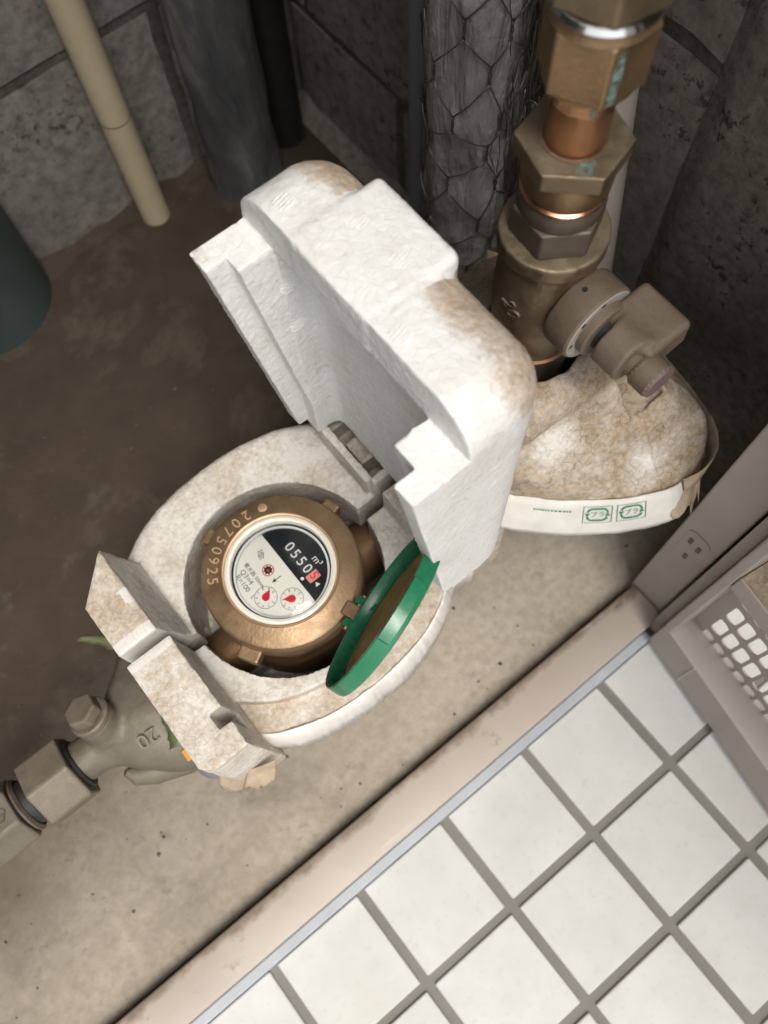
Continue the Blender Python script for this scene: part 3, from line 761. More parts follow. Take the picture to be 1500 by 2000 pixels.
na = Vector((math.cos(R_(fa)), math.sin(R_(fa)), 0)); ta = Vector((-na.y, na.x, 0))
V = []; F = []
wdt = [(0.4610, -0.0086, -0.0050), (0.455, -0.0088, -0.0040), (0.449, -0.0090, -0.0038), (0.444, -0.0091, -0.0046), (0.4400, -0.0092, -0.0034)]
for z, a, b in wdt:
    for s in (0, .33, .66, 1):
        V.append(Vector((AX, AY, z)) + na * af2 + ta * (a + (b - a) * s))
for k in range(len(wdt) - 1):
    for s in range(3): F.append((k * 4 + s, k * 4 + s + 1, k * 4 + 5 + s, k * 4 + 4 + s))
mk('verdigris', V, F, 'patina', rs, None, True, {'cover': [(0.15 if s in (0, 3) else 1.0) * (0.4 if k == 0 else 1.0) for k in range(len(wdt)) for s in range(4)]})
sv, sf = streak([(FA + 24, 0.01135, 0.4365, 0.004), (FA + 23, 0.01140, 0.4330, 0.0034), (FA + 24, 0.01180, 0.4290, 0.0028), (FA + 25, 0.01180, 0.4275, 0.001)], 0, 0)
mk('verdigris', sv, sf, 'patina', rs, None, True, {'cover': [(0.1 if s in (0, 3) else 0.9) for k in range(4) for s in range(4)]})
V = []; F = []
cxy = Vector((AX, AY, 0)) + Vector((math.cos(R_(FA + 22)), math.sin(R_(FA + 22)), 0)) * 0.0143
V.append((cxy.x, cxy.y, 0.40935))
for k in range(24):
    a = 2 * math.pi * k / 24; rr = 0.0056 * (1 + 0.12 * math.sin(3 * a + 1) + 0.06 * math.sin(7 * a)); V.append((cxy.x + rr * math.cos(a), cxy.y + rr * math.sin(a), 0.4093))
for k in range(24): F.append((0, 1 + k, 1 + (k + 1) % 24))
mk('verdigris', V, F, 'patina', rs, None, True, {'cover': [1.0] + [0.0] * 24})

bv = thing('ball_valve', 'dusty brown brass ball valve with a knurled handle knob', 'valve', (AX, AY, 0.27))
frombm('lower_nut', ngon_bm(6, 0.0370, 0.0240, 0.0010), 'brown_metal', bv, 12, atr(0.2540, 12))
lathe('lower_ring', [(0.012, 0), (0.0196, 0.0004), (0.0206, 0.0016), (0.0196, 0.0030), (0.013, 0.0032)], 'copper', bv, at(0.2782), 56)
def body_sdf(X, Y, Z):
    x, y = X - AX, Y - AY; r = np.sqrt(x * x + y * y)
    zc = Z
    prof = 0.0198 + 0.0022 * np.sin(np.clip((zc - 0.281) / 0.07, 0, 1) * math.pi) 
    d = np.maximum(r - prof, np.maximum(0.2815 - Z, Z - 0.352))
    neck = scyl(X, Y, Z, (AX, 0, 0.322), 1, 0.0135, AY - 0.030, AY, 0.001)
    neck = np.sqrt((X - AX) ** 2 + (Z - 0.322) ** 2) - 0.0140; neck = np.maximum(neck, np.maximum(Y - AY, (AY - 0.031) - Y))
    d = smin(d, neck, 0.008)
    fl = scyl(X, Y, Z, (AX, AY, 0), 2, 0.0232, 0.3500, 0.3590, 0.0012)
    d = smin(d, fl, 0.0025)
    low = scyl(X, Y, Z, (AX, AY, 0), 2, 0.0196, 0.2810, 0.2850, 0.001)
    d = np.minimum(d, low)
    return d + 0.0004 * vnoise(X, Y, Z, 350, 3)
sdf_part('body', body_sdf, (AX - .03, AY - .036, .276), (AX + .03, AY + .03, .364), 0.0009, 'brass', bv)
frombm('bonnet_nut', ngon_bm(6, 0.0335, 0.0150, 0.0010), 'brown_metal', bv, 12, atr(0.3590, -4))
lathe('bonnet_cone', [(0.0166, 0), (0.0172, 0.001), (0.0172, 0.0062), (0.0160, 0.0100)], 'brown_metal', bv, at(0.3740), 48)
# raised size mark on the body, towards the left
va = R_(FA - 30)
mm = frame((AX + 0.0219 * math.cos(va), AY + 0.0219 * math.sin(va), 0.322), (math.cos(va), math.sin(va), 0.0), (-math.sin(va), math.cos(va), 0))
v, f = xf(text_geo('20', 0.011, 0.0006), mm @ Matrix.Rotation(R_(-60), 4, 'Z')); mk('size_mark', v, f, 'brass', bv, 60)
# handle, turning about an axis that points to the front
SZ = 0.3255
hm = frame((AX, AY, SZ), (0, -1, 0), (1, 0, 0))     # local z = towards the front, x = right, y = up (z up)
ring = lathe('dial_collar', [(0.010, 0.0190), (0.0165, 0.0190), (0.0186, 0.0200), (0.0194, 0.0215), (0.0194, 0.0335), (0.0186, 0.0345)], 'handle', bv, hm, 64)
lathe('label_ring', [(0.0185, 0.0345), (0.0180, 0.0349), (0.0150, 0.0349), (0.0122, 0.0344)], 'dusty_label', ring, hm, 64)
for ang, s in ((95, 0.0030), (135, 0.0034), (180, 0.0030)):
    mmk = hm @ Matrix.Rotation(R_(ang), 4, 'Z') @ Matrix.Translation((0.0165, 0, 0.0350)) @ Matrix.Rotation(R_(-90), 4, 'Z')
    geo = []
    for k in range(3): geo.append(xf(prism_geo([(-.0012, -.00016), (.0012, -.00016), (.0012, .00016), (-.0012, .00016)], 0, 0.0001), mmk @ Matrix.Translation((0, (k - 1) * 0.0006, 0))))
    for k in range(2): geo.append(xf(prism_geo([(-.00016, -.0009), (.00016, -.0009), (.00016, .0009), (-.00016, .0009)], 0, 0.0001), mmk @ Matrix.Translation(((k - .5) * 0.0012, 0, 0))))
    v, f = join_geo(geo); mk('label_mark', v, f, 'ink', ring, None, False)
# small vent hole in the collar
hdir = Matrix.Rotation(R_(100), 4, 'Z')
lathe('pin_hole', [(0.0, 0.0003), (0.0007, 0.0003), (0.0007, 0.0006), (0.0011, 0.0007), (0.0012, 0.0)], 'black', ring, hm @ hdir @ Matrix.Translation((0.0193, 0, 0.025)) @ Matrix.Rotation(R_(90), 4, 'Y'), 20)
lathe('hub', [(0.0138, 0.0330), (0.0138, 0.0382), (0.0128, 0.0390), (0.0085, 0.0392)], 'handle', bv, hm, 48)
lathe('gap_shade_stem', [(0.0086, 0.0385), (0.0086, 0.0435)], 'black', bv, hm, 40)  # coloured black so the gap behind the handle looks shaded
HM = np.array(hm.inverted())
def handle_sdf(X, Y, Z):
    lx, ly, lz = X - AX, Z - SZ, AY - Y
    hub = np.sqrt(lx ** 2 + ly ** 2) - 0.0122; hub = smax(hub, np.maximum(0.0425 - lz, lz - 0.0570), 0.0015)
    # wing: flat lever going right and up from the hub, then standing forward of the collar
    ca, sa = math.cos(R_(6)), math.sin(R_(6))
    u, v_ = lx * ca + ly * sa, -lx * sa + ly * ca
    q = [np.abs(u - 0.0130) - 0.0095, np.abs(v_ - 0.0015) - 0.0055, np.abs(lz - 0.0490) - 0.0110]
    wing = np.sqrt(sum(np.maximum(a, 0) ** 2 for a in q)) + np.minimum(np.maximum(q[0], np.maximum(q[1], q[2])), 0) - 0.0030
    d = smin(hub, wing, 0.004)
    return d + 0.00025 * vnoise(X, Y, Z, 420, 9)
sdf_part('handle', handle_sdf, (AX - .016, AY - .070, SZ - .018), (AX + .034, AY - .030, SZ + .032), 0.0008, 'handle', bv)
lathe('neck', [(0.0070, 0.0565), (0.0072, 0.0605), (0.0066, 0.0610)], 'handle', bv, hm, 40)
def knurl():
    bm = bmesh.new(); n, m = 44, 9; r0 = 0.0080; z0, z1 = 0.0608, 0.0712; rows = []
    for k in range(m + 1):
        z = z0 + (z1 - z0) * k / m; row = []
        for i in range(n):
            a = 2 * math.pi * i / n
            e = 0.0008 if ((i + k) % 2 == 0 and 0 < k < m) else 0.0
            row.append(bm.verts.new(((r0 + e) * math.cos(a), (r0 + e) * math.sin(a), z)))
        rows.append(row)
    for k in range(m):
        for i in range(n): bm.faces.new((rows[k][i], rows[k][(i + 1) % n], rows[k + 1][(i + 1) % n], rows[k + 1][i]))
    bm.faces.new(rows[0][::-1])
    return bm
kn = frombm('knob', knurl(), 'handle', bv, 20, hm)
lathe('knob_face', [(0.0081, 0.0712), (0.0079, 0.0718), (0.0, 0.0719)], 'handle_m', kn, hm, 48)

# ================================================================== WATER METER
MC = Vector((-0.142, 0.2268, 0.0))
wmt = thing('water_meter', 'bronze water meter with a white and black dial reading', 'water meter', (MC.x, MC.y, 0.13))
mz = Matrix.Translation((MC.x, MC.y, 0))
lathe('body', [(0.030, 0.095), (0.0400, 0.105), (0.0430, 0.125), (0.0425, 0.160), (0.0425, 0.176), (0.0425, 0.1795), (0.0418, 0.1805), (0.0418, 0.1835), (0.0400, 0.1840)], 'bronze_d', wmt, mz, 96)
bz = lathe('bezel_ring', [(0.0400, 0.1840), (0.0436, 0.1842), (0.0442, 0.1852), (0.0442, 0.1900), (0.0439, 0.1935), (0.0438, 0.1995), (0.0430, 0.2016), (0.0415, 0.2024), (0.0330, 0.2030), (0.0322, 0.2034), (0.0310, 0.2030), (0.0306, 0.2010), (0.0306, 0.196)], 'bronze', wmt, mz, 128)
lathe('bezel_lip', [(0.0319, 0.2034), (0.0315, 0.2040), (0.0308, 0.2038), (0.0304, 0.2028)], 'bronze_b', bz, mz, 128)
for a, z0, z1, wd, ln in ((113.5, 0.187, 0.1965, 0.0095, 0.0058), (17.6, 0.187, 0.1965, 0.0095, 0.0055), (-150, 0.181, 0.1915, 0.0125, 0.0065)):
    m = mz @ Matrix.Rotation(R_(a), 4, 'Z'); frombm('lug', box_bm((0.0425, -wd / 2, z0), (0.0438 + ln, wd / 2, z1), 0.0012, 2), 'bronze', wmt, 12, m)
# stamped serial number running round the bezel, letters standing towards the centre
for ch, a in zip('20750925', (84.0, 95.0, 105.0, 114.5, 124.0, 133.0, 142.0, 151.0)):
    a_ = R_(a); c = MC + Vector((0.0372 * math.cos(a_), 0.0372 * math.sin(a_), 0.2025))
    e2 = Vector((-math.cos(a_), -math.sin(a_), 0)); e1 = Vector((e2.y, -e2.x, 0))
    m = frame(c, (0, 0, 1), e1); v, f = xf(text_geo(ch, 0.0084, 0.0006), m); mk('serial_digit', v, f, 'bronze_b', bz, 60)
a_ = R_(69); c = MC + Vector((0.0372 * math.cos(a_), 0.0372 * math.sin(a_), 0.2024))
st = lathe('stamp', [(0.0026, 0), (0.0026, 0.0004), (0.0022, 0.0005), (0.0, 0.0005)], 'bronze_b', bz, Matrix.Translation(c), 28)
# register
DZ = 0.1965
E1, E2 = Vector((0, -1, 0)), Vector((1, 0, 0))       # reading direction, letter-up
def dm(a, b, z=0.0): return frame(MC + E1 * a + E2 * b + Vector((0, 0, DZ + z)), (0, 0, 1), E1)
rg = lathe('register', [(0.0308, 0.1900), (0.0308, 0.2018), (0.0304, 0.2030), (0.0290, 0.2036), (0.0276, 0.2032), (0.0272, 0.2018), (0.0272, 0.1990)], 'white_pl', wmt, mz, 128)
lathe('inner_rim', [(0.0272, 0.1995), (0.0264, 0.1992), (0.0262, 0.1964)], 'dial_b', rg, mz, 128)
lathe('pale_rim', [(0.0263, 0.1985), (0.0252, 0.1984), (0.0250, 0.1966)], 'ink_w', rg, mz, 128)
lathe('dial_face', [(0.0268, DZ - 0.0004), (0.0, DZ)], 'dial_w', rg, mz, 96)
seg = []
h0 = 0.0042; R0 = 0.0253
th0 = math.asin(h0 / R0)
for k in range(49):
    t = th0 + (math.pi - 2 * th0) * k / 48; seg.append((R0 * math.cos(t), R0 * math.sin(t)))
v, f = xf(prism_geo(seg, 0.0001, 0.0007), dm(0, 0)); mk('counter_panel', v, f, 'dial_b', rg, 60)
def ink(name, s, size, a, b, mat, z=0.0009, rot=0, par=None):
    v, f = xf(text_geo(s, size, 0.00004), dm(a, b, z) @ Matrix.Rotation(R_(rot), 4, 'Z')); return mk(name, v, f, mat, par or rg, None, False)
for ch, a in zip('0550', (-0.0088, -0.0034, 0.0020, 0.0074)):
    v, f = xf(prism_geo(rr_pts(0.0047, 0.0072, 0.0005), 0.0006, 0.0008), dm(a, 0.0118)); mk('digit_drum', v, f, 'ink', rg, None, False)
    ink('counter_digit', ch, 0.0082, a, 0.0118, 'ink_w', 0.0010)
v, f = xf(prism_geo(rr_pts(0.0047, 0.0074, 0.0005), 0.0006, 0.0009), dm(0.0128, 0.0118)); mk('red_drum', v, f, 'pink', rg, None, False)
ink('counter_digit', '5', 0.0074, 0.0128, 0.0124, 'red', 0.0011)
ink('unit_mark', 'm\u00b3', 0.0058, 0.0072, 0.0188, 'ink_w', 0.0009)
v, f = xf(prism_geo([(0.00095 * math.cos(2 * math.pi * k / 20), 0.00095 * math.sin(2 * math.pi * k / 20)) for k in range(20)], 0.0007, 0.0009), dm(0.0101, 0.0064)); mk('decimal_point', v, f, 'ink_w', rg, None, False)
v, f = xf(prism_geo([(0.0162, 0.0108), (0.0186, 0.0122), (0.0186, 0.0094)], 0.0007, 0.0009), dm(0, 0)); mk('index_triangle', v, f, 'ink_w', rg, None, False)
ink('flow_rating', 'Q3=4', 0.0042, -0.0102, -0.0166, 'ink_g', 0.0003)
ink('range_rating', 'R=100', 0.0042, -0.0086, -0.0204, 'ink_g', 0.0003)
ink('unit_mark', 'L', 0.0034, 0.0010, -0.0206, 'ink_g', 0.0003)
ink('model_line', '\u91cf\u6c34\u5668 20mm', 0.0030, -0.0082, -0.0128, 'ink_g', 0.0003)
# lozenge emblem
def ring2d(pts, wdt):
    n = len(pts); cx = sum(p[0] for p in pts) / n; cy = sum(p[1] for p in pts) / n
    inn = [((p[0] - cx) * (1 - wdt) + cx, (p[1] - cy) * (1 - wdt) + cy) for p in pts]
    V = [(x, y, 0) for x, y in pts] + [(x, y, 0) for x, y in inn]; F = [(k, (k + 1) % n, n + (k + 1) % n, n + k) for k in range(n)]
    return V, F
em = [ring2d([(-.0028, 0), (0, -.0020), (.0028, 0), (0, .0020)], 0.25), ring2d([(.0010 * math.cos(2 * math.pi * k / 16), .0010 * math.sin(2 * math.pi * k / 16)) for k in range(16)], 0.45),
      ([(-.0021, .0011, 0), (-.0012, .0020, 0), (-.0016, .0023, 0), (-.0025, .0014, 0)], [(0, 1, 2, 3)]), ([(.0021, -.0011, 0), (.0012, -.0020, 0), (.0016, -.0023, 0), (.0025, -.0014, 0)], [(0, 1, 2, 3)])]
v, f = join_geo(em); v, f = xf((v, f), dm(-0.0155, -0.0030, 0.0003)); mk('emblem', v, f, 'ink_g', rg, None, False)
# flow star
sp = [((0.0029 if k % 2 else 0.0019) * math.cos(math.pi * k / 8), (0.0029 if k % 2 else 0.0019) * math.sin(math.pi * k / 8)) for k in range(16)]
v, f = xf(join_geo([ring2d([(.0034 * math.cos(2 * math.pi * k / 32), .0034 * math.sin(2 * math.pi * k / 32)) for k in range(32)], 0.14)]), dm(-0.0058, -0.0052, 0.0003)); mk('star_ring', v, f, 'red', rg, None, False)
v, f = xf(prism_geo(sp, 0.0003, 0.0006), dm(-0.0058, -0.0052)); sw_ = mk('flow_star', v, f, 'chrome', rg, 60, False)
v, f = xf(prism_geo([(.0009 * math.cos(2 * math.pi * k / 14), .0009 * math.sin(2 * math.pi * k / 14)) for k in range(14)], 0.0006, 0.0009), dm(-0.0058, -0.0052)); mk('star_hub', v, f, 'red', sw_, None, False)
# flow arrow
v, f = xf(join_geo([prism_geo([(-.0011, -.0011), (.0011, -.0011), (0, -.0035)][::1], 0, 0.0001), prism_geo([(-.0002, -.0011), (.0002, -.0011), (.0002, .0026), (-.0002, .0026)], 0, 0.0001)]), dm(0.0012, -0.0042, 0.0003) @ Matrix.Rotation(R_(0), 4, 'Z')); mk('flow_arrow', v, f, 'ink', rg, None, False)
for (a, b), pd, lab in (((0.0058, -0.0152), (-0.42, 0.9), ''), ((0.0155, -0.0047), (-0.56, -0.83), '')):
    v, f = xf(ring2d([(.0063 * math.cos(2 * math.pi * k / 48), .0063 * math.sin(2 * math.pi * k / 48)) for k in range(48)], 0.035), dm(a, b, 0.0003)); sd_ = mk('sub_dial', v, f, 'ink', rg, None, False)
    geo = []
    for k in range(10):
        q = R_(90 - 36 * k); geo.append(xf(text_geo(str(k), 0.0021, 0.00003), dm(a + 0.0049 * math.cos(q), b + 0.0049 * math.sin(q), 0.0003) @ Matrix.Rotation(q - math.pi / 2, 4, 'Z')))
    v, f = join_geo(geo); mk('sub_dial_figures', v, f, 'ink_g', rg, None, False)
    an = math.atan2(pd[1], pd[0]); pts = []
    for k in range(21):
        t = R_(60 + 240 * k / 20); pts.append((0.0021 * math.cos(t), 0.0021 * math.sin(t)))
    pts.append((0.0046, 0.0))
    v, f = xf(prism_geo(pts, 0.0006, 0.0010), dm(a, b) @ Matrix.Rotation(an, 4, 'Z')); mk('pointer', v, f, 'red', rg, 60, False)
lathe('glass', [(0.0, 0.2003), (0.0262, 0.1998), (0.0270, 0.1993), (0.0268, 0.1984), (0.0, 0.1984)], 'glass', wmt, mz, 96)
# meter unions running through the case
mx = frame((0, 0.2275, 0.128), (1, 0, 0), (0, 1, 0))
lathe('inlet_neck', [(0.0150, -0.250), (0.0165, -0.245), (0.0165, -0.170), (0.022, -0.160)], 'bronze_d', wmt, mx, 48)
lathe('outlet_neck', [(0.024, -0.118), (0.0200, -0.104), (0.0175, -0.085), (0.0175, -0.020), (0.0150, 0.010)], 'bronze_d', wmt, mx, 48)
frombm('outlet_nut', ngon_bm(6, 0.038, 0.026, 0.001), 'bronze_d', wmt, 12, mx @ Matrix.Translation((0, 0, -0.045)))
lathe('elbow_leg', [(0.0145, 0.118), (0.0145, 0.2535)], 'bronze_d', wmt, Matrix.Translation((AX, AY, 0)), 48)

# green dial cover, hinged open and leaning back
HA = R_(-69.5); ho = Vector((math.cos(HA), math.sin(HA), 0)); ht = Vector((-ho.y, ho.x, 0))
HZ = 0.1995; hp = MC + ho * 0.0520 + Vector((0, 0, HZ))
LEAN = R_(18.5)
fd = ho * math.sin(LEAN) + Vector((0, 0, math.cos(LEAN)))          # towards the free end
ni = -ho * math.cos(LEAN) + Vector((0, 0, math.sin(LEAN)))         # inner normal
CR = 0.0448
cm = Matrix((ht, fd, ht.cross(fd))).transposed().to_4x4()
if ht.cross(fd).dot(ni) < 0: cm = Matrix((-ht, fd, (-ht).cross(fd))).transposed().to_4x4()
cm.translation = hp + fd * (CR + 0.0035) - ni * 0.002
cov = lathe('dial_cover', [(0.0, -0.0020), (CR - 0.002, -0.0020), (CR - 0.0004, -0.0012), (CR, 0.0004), (CR, 0.0062), (CR - 0.0004, 0.0067), (CR - 0.0018, 0.0067), (CR - 0.0021, 0.0061), (CR - 0.0021, 0.0), (CR - 0.0026, -0.0004), (0.0, -0.0004)], 'green', wmt, cm, 96)
lathe('label_disc', [(0.0, 0.0003), (0.0372, 0.0003), (0.0375, 0.0), (0.0375, -0.0003)], 'goldlabel', cov, cm, 72)
# finger lip on the free end: an arc flange standing off the rim
V = []; F = []; n = 18
for k in range(n + 1):
    a = R_(90 - 25 + 40 * k / n)
    e = 0.0052 if 1 <= k <= n - 1 else 0.0006
    for r, z in ((CR - 0.0004, 0.0015), (CR + e, 0.0015), (CR + e, 0.0072), (CR + e - 0.0016, 0.0072), (CR + e - 0.0016, 0.0032), (CR - 0.0004, 0.0032)):
        V.append((r * math.cos(a), r * math.sin(a), z))
for k in range(n):
    for s in range(6): F.append((k * 6 + s, k * 6 + (s + 1) % 6, (k + 1) * 6 + (s + 1) % 6, (k + 1) * 6 + s))
F.append(tuple(range(6))); F.append(tuple(n * 6 + s for s in range(6))[::-1])
v, f = xf((V, F), cm); mk('finger_lip', v, f, 'green', cov, 35)
for s in (-0.0068, 0.0068):
    c = hp + ht * s
    p = [c - ho * 0.0075 + Vector((0, 0, 0.0012)), c - ho * 0.0010 + Vector((0, 0, 0.0024)), c + ho * 0.0045 + Vector((0, 0, 0.0040))]
    V = []; F = []
    for q in p:
        for da, dz in ((-1, -1), (1, -1), (1, 1), (-1, 1)): V.append(q + ht * (0.0022 * da) + Vector((0, 0, 0.0026 * dz)))
    for k in range(2):
        for q in range(4): F.append((k * 4 + q, k * 4 + (q + 1) % 4, k * 4 + 4 + (q + 1) % 4, k * 4 + 4 + q))
    F += [(3, 2, 1, 0), (8, 9, 10, 11)]
    mk('hinge_arm', V, F, 'green', cov, 35)
hmx = frame(hp - ho * 0.0045 - Vector((0, 0, 0.0045)), (0, 0, 1), ht)
frombm('hinge_lug', box_bm((-0.0042, -0.0035, -0.006), (0.0042, 0.0045, 0.0058), 0.0010, 2), 'bronze', wmt, 12, hmx if False else frame(hp - ho * 0.0075 - Vector((0, 0, 0.002)), (0, 0, 1), ht))
tube('hinge_pin', [hp - ho * 0.0055 - ht * 0.0105 + Vector((0, 0, 0.0012)), hp - ho * 0.0055 + ht * 0.0105 + Vector((0, 0, 0.0012))], 0.0011, 'copper_b', wmt, 12)

# ================================================================== FOAM METER CASE
CYC = 0.2305
case = thing('meter_case', 'dirty white foam insulation case with its lid standing open round the water meter', 'meter case', (-0.08, CYC, 0.10))
def ol_left(X, Y): return np.maximum(np.maximum(ellip2(X, Y, -0.138, CYC, 0.100, 0.0845, 2.25), ellip2(X, Y, -0.138, CYC + 0.010, 0.100, 0.0890, 2.25)), -0.2325 - X)
def ol_all(X, Y):
    d = ol_left(X, Y)
    wb = np.maximum(np.abs(X + 0.03) - 0.06, np.abs(Y - 0.2305) - 0.056)
    return smin(d, wb, 0.012)
def meter_hole(X, Y, Z):
    h = np.maximum(np.sqrt((X + 0.1415) ** 2 + (Y - 0.2295) ** 2) - 0.0570, 0.118 - Z)
    ch = np.sqrt((Y - 0.2275) ** 2 + (Z - 0.128) ** 2) - 0.0225
    return np.minimum(h, ch)
def base_sdf(X, Y, Z):
    d = smax(ol_all(X, Y), Z - 0.180, 0.007); d = smax(d, 0.100 - Z, 0.01)
    d = np.maximum(d, X + 0.022)
    # outer ledge along the front
    led = np.maximum(np.maximum(-(ol_left(X, Y) + 0.0150), 0.1695 - Z), np.maximum(Y - 0.20, np.maximum(-0.205 - X, X + 0.058)))
    d = smax(d, -led, 0.0015)
    # raised end block
    b = sbox(X, Y, Z, (-0.2325, 0.1585, 0.12), (-0.1800, 0.2875, 0.2300), 0.0012)
    sl = np.where(Y > 0.2305, (X + 0.2105) * 0.98 - (0.2300 - Z) * 0.20, (X + 0.2070) * 0.999 - (0.2300 - Z) * 0.04); b = np.maximum(b, sl)
    b = np.maximum(b, -0.7071 * X + 0.7071 * Y - 0.3515)
    b = np.maximum(b, -0.7071 * X - 0.7071 * Y - 0.0485)
    d = smin(d, b, 0.003)
    nt_ = sbox(X, Y, Z, (-0.2140, 0.1725, 0.190), (-0.19, 0.1815, 0.25), 0.001); d = np.maximum(d, -nt_)
    # hinge: lip, pivot bar and knuckle over a sunken channel
    chn = sbox(X, Y, Z, (-0.0695, 0.198, 0.166), (-0.034, 0.2830, 0.30), 0.001); d = np.maximum(d, -chn)
    lip = sbox(X, Y, Z, (-0.0745, 0.2380, 0.15), (-0.0695, 0.2845, 0.1990), 0.0008)
    bar = sbox(X, Y, Z, (-0.0555, 0.2080, 0.15), (-0.0450, 0.2760, 0.2040), 0.0012)
    knu = sbox(X, Y, Z, (-0.0720, 0.1980, 0.15), (-0.0500, 0.2380, 0.2020), 0.0014)
    rec = sbox(X, Y, Z, (-0.0660, 0.2530, 0.15), (-0.0540, 0.2700, 0.1850), 0.0008)
    d = np.minimum(np.minimum(d, lip), np.minimum(bar, np.minimum(knu, rec)))
    d = np.maximum(d, -meter_hole(X, Y, Z))
    return d + 0.0004 * vnoise(X, Y, Z, 120, 31) + 0.0004 * vnoise(X, Y, Z, 480, 32)
def ss(a, b, x): t = np.clip((x - a) / (b - a), 0, 1); return t * t * (3 - 2 * t)
def base_dirt(x, y, z):
    n = vnoise(x, y, z, 60, 41)
    d = 0.36 + 0.15 * n
    d = np.maximum(d, 0.62 * ss(0.222, 0.2285, z))                                   # end block
    d = np.where((z > 0.2) & (y < 0.235), np.minimum(d, 0.50), d)
    d = np.where((z > 0.222) & (np.maximum(abs(x + 0.2105), abs(y - 0.2560) * 0.9) + 0.003 * n < 0.0040), 0.0, d)   # clean fresh patch
    led = (ol_left(x, y) > -0.016) & (y < 0.2) & (z < 0.176)
    d = np.where(led, 0.62, d)
    gv = (np.abs(y - 0.2302) < 0.0085) & (z > 0.17) & (x < -0.2); d = np.where(gv & (np.abs(y - 0.2302) > 0.0020), 0.02, d)
    d = np.where((x > -0.075) & (y > 0.20) & (z < 0.19), 0.45, d)
    d = np.maximum(d, 0.55 * ss(0.176, 0.170, z) * (y > 0.2))
    return d
sdf_part('back_half', lambda X, Y, Z: np.maximum(base_sdf(X, Y, Z), 0.2345 + 0.0 * X - Y - 0.0015 * (Z > 0.19)), (-0.240, 0.226, 0.094), (-0.018, 0.322, 0.236), 0.0011, 'foam', case, base_dirt, 36)
sdf_part('front_half', lambda X, Y, Z: np.maximum(base_sdf(X, Y, Z), Y - 0.2265), (-0.240, 0.138, 0.094), (-0.018, 0.232, 0.236), 0.0011, 'foam', case, base_dirt, 36)

# hood over the elbow
def cat(pts, n=14):
    out = []
    for i in range(len(pts) - 1):
        p0, p1, p2, p3 = [np.array(pts[max(0, min(len(pts) - 1, i + q))]) for q in (-1, 0, 1, 2)]
        for k in range(n):
            t = k / n; out.append(0.5 * ((2 * p1) + (p2 - p0) * t + (2 * p0 - 5 * p1 + 4 * p2 - p3) * t * t + (3 * p1 - p0 - 3 * p2 + p3) * t ** 3))
    out.append(np.array(pts[-1], float)); return np.array(out)
HPOLY = [(-0.031, 0.215), (-0.024, 0.193), (-0.010, 0.175), (0.007, 0.158), (0.030, 0.1405), (0.052, 0.1285), (0.070, 0.1260), (0.084, 0.1320), (0.093, 0.152), (0.099, 0.185), (0.100, 0.225), (0.092, 0.270), (0.070, 0.302), (0.035, 0.315), (-0.002, 0.303), (-0.026, 0.270), (-0.032, 0.240)]
CPOLY = [tuple(p) for p in cat(HPOLY + HPOLY[:1], 5)][:-1]
def polysdf(X, Y, pts):
    x2, y2 = X[:, :, 0], Y[:, :, 0]; d = np.full(x2.shape, 1e9); s = np.ones(x2.shape)
    n = len(pts)
    for i in range(n):
        ax_, ay_ = pts[i]; bx_, by_ = pts[i - 1]; ex, ey = bx_ - ax_, by_ - ay_; wx, wy = x2 - ax_, y2 - ay_
        t = np.clip((wx * ex + wy * ey) / (ex * ex + ey * ey), 0, 1); d = np.minimum(d, (wx - ex * t) ** 2 + (wy - ey * t) ** 2)
        c1 = y2 >= ay_; c2 = y2 < by_; c3 = ex * wy > ey * wx
        flip = (c1 & c2 & c3) | (~c1 & ~c2 & ~c3); s = np.where(flip, -s, s)
    return np.broadcast_to((s * np.sqrt(d))[:, :, None], X.shape)
_hc = {}
def hood_ol(X, Y):
    if 'd' not in _hc: _hc['d'] = polysdf(X, Y, CPOLY)
    return _hc['d']
def hood_sdf(X, Y, Z):
    d = hood_ol(X, Y)
    d = d + np.clip(0.186 - Z, 0, 1) * 0.30
    d = smax(d, Z - 0.2720, 0.012)
    fr = (Z - 0.2560) * 0.57 + (0.1955 - Y) * 0.72 - (X - 0.01) * 0.26; d = smax(d, fr, 0.004)
    rt = (Z - 0.2640) * 0.66 + (X - 0.0560) * 0.75; d = smax(d, rt, 0.012)
    lt = (Z - 0.2640) * 0.5 + (-0.0130 - X) * 0.86; d = smax(d, lt, 0.012)
    bk = (Z - 0.2640) * 0.6 + (Y - 0.2620) * 0.80; d = smax(d, bk, 0.015)
    d = smax(d, 0.10 - Z, 0.01)
    bead = np.sqrt((Y - 0.1955) ** 2 * 1.0 + (Z - 0.2600) ** 2) - 0.0140
    bead = np.maximum(bead, np.maximum(-0.030 - X, X - 0.0480)); bead = np.maximum(bead, hood_ol(X, Y) + 0.004)
    d = smin(d, bead, 0.003)
    nick = sbox(X, Y, Z, (0.0490, 0.1640, 0.2340), (0.0700, 0.2060, 0.30), 0.002); d = smax(d, -nick, 0.002)
    hole = np.maximum(np.hypot(X - AX, Y - AY) - 0.0262, 0.16 - Z)
    slot = sbox(X, Y, Z, (-0.04, 0.214, 0.2), (AX, 0.232, 0.3), 0.001)
    d = np.maximum(d, -np.minimum(hole, slot))
    seam = np.maximum(np.abs((X - 0.052) * 0.9 - (0.165 - Y) * 0.05) - 0.0006, 0.0)
    ridge = np.abs(X - 0.0545 + (0.17 - Y) * 0.12) - 0.0011; ridge = np.maximum(ridge, Y - 0.172); d = np.where(ridge < 0, d - 0.0009, d)
    d = d + 0.0016 * vnoise(X, Y, Z, 60, 51) + 0.0010 * vnoise(X, Y, Z, 210, 52) + 0.0005 * vnoise(X, Y, Z, 480, 53)
    return np.maximum(d, -ol_all(X, Y) * 0 - 10)
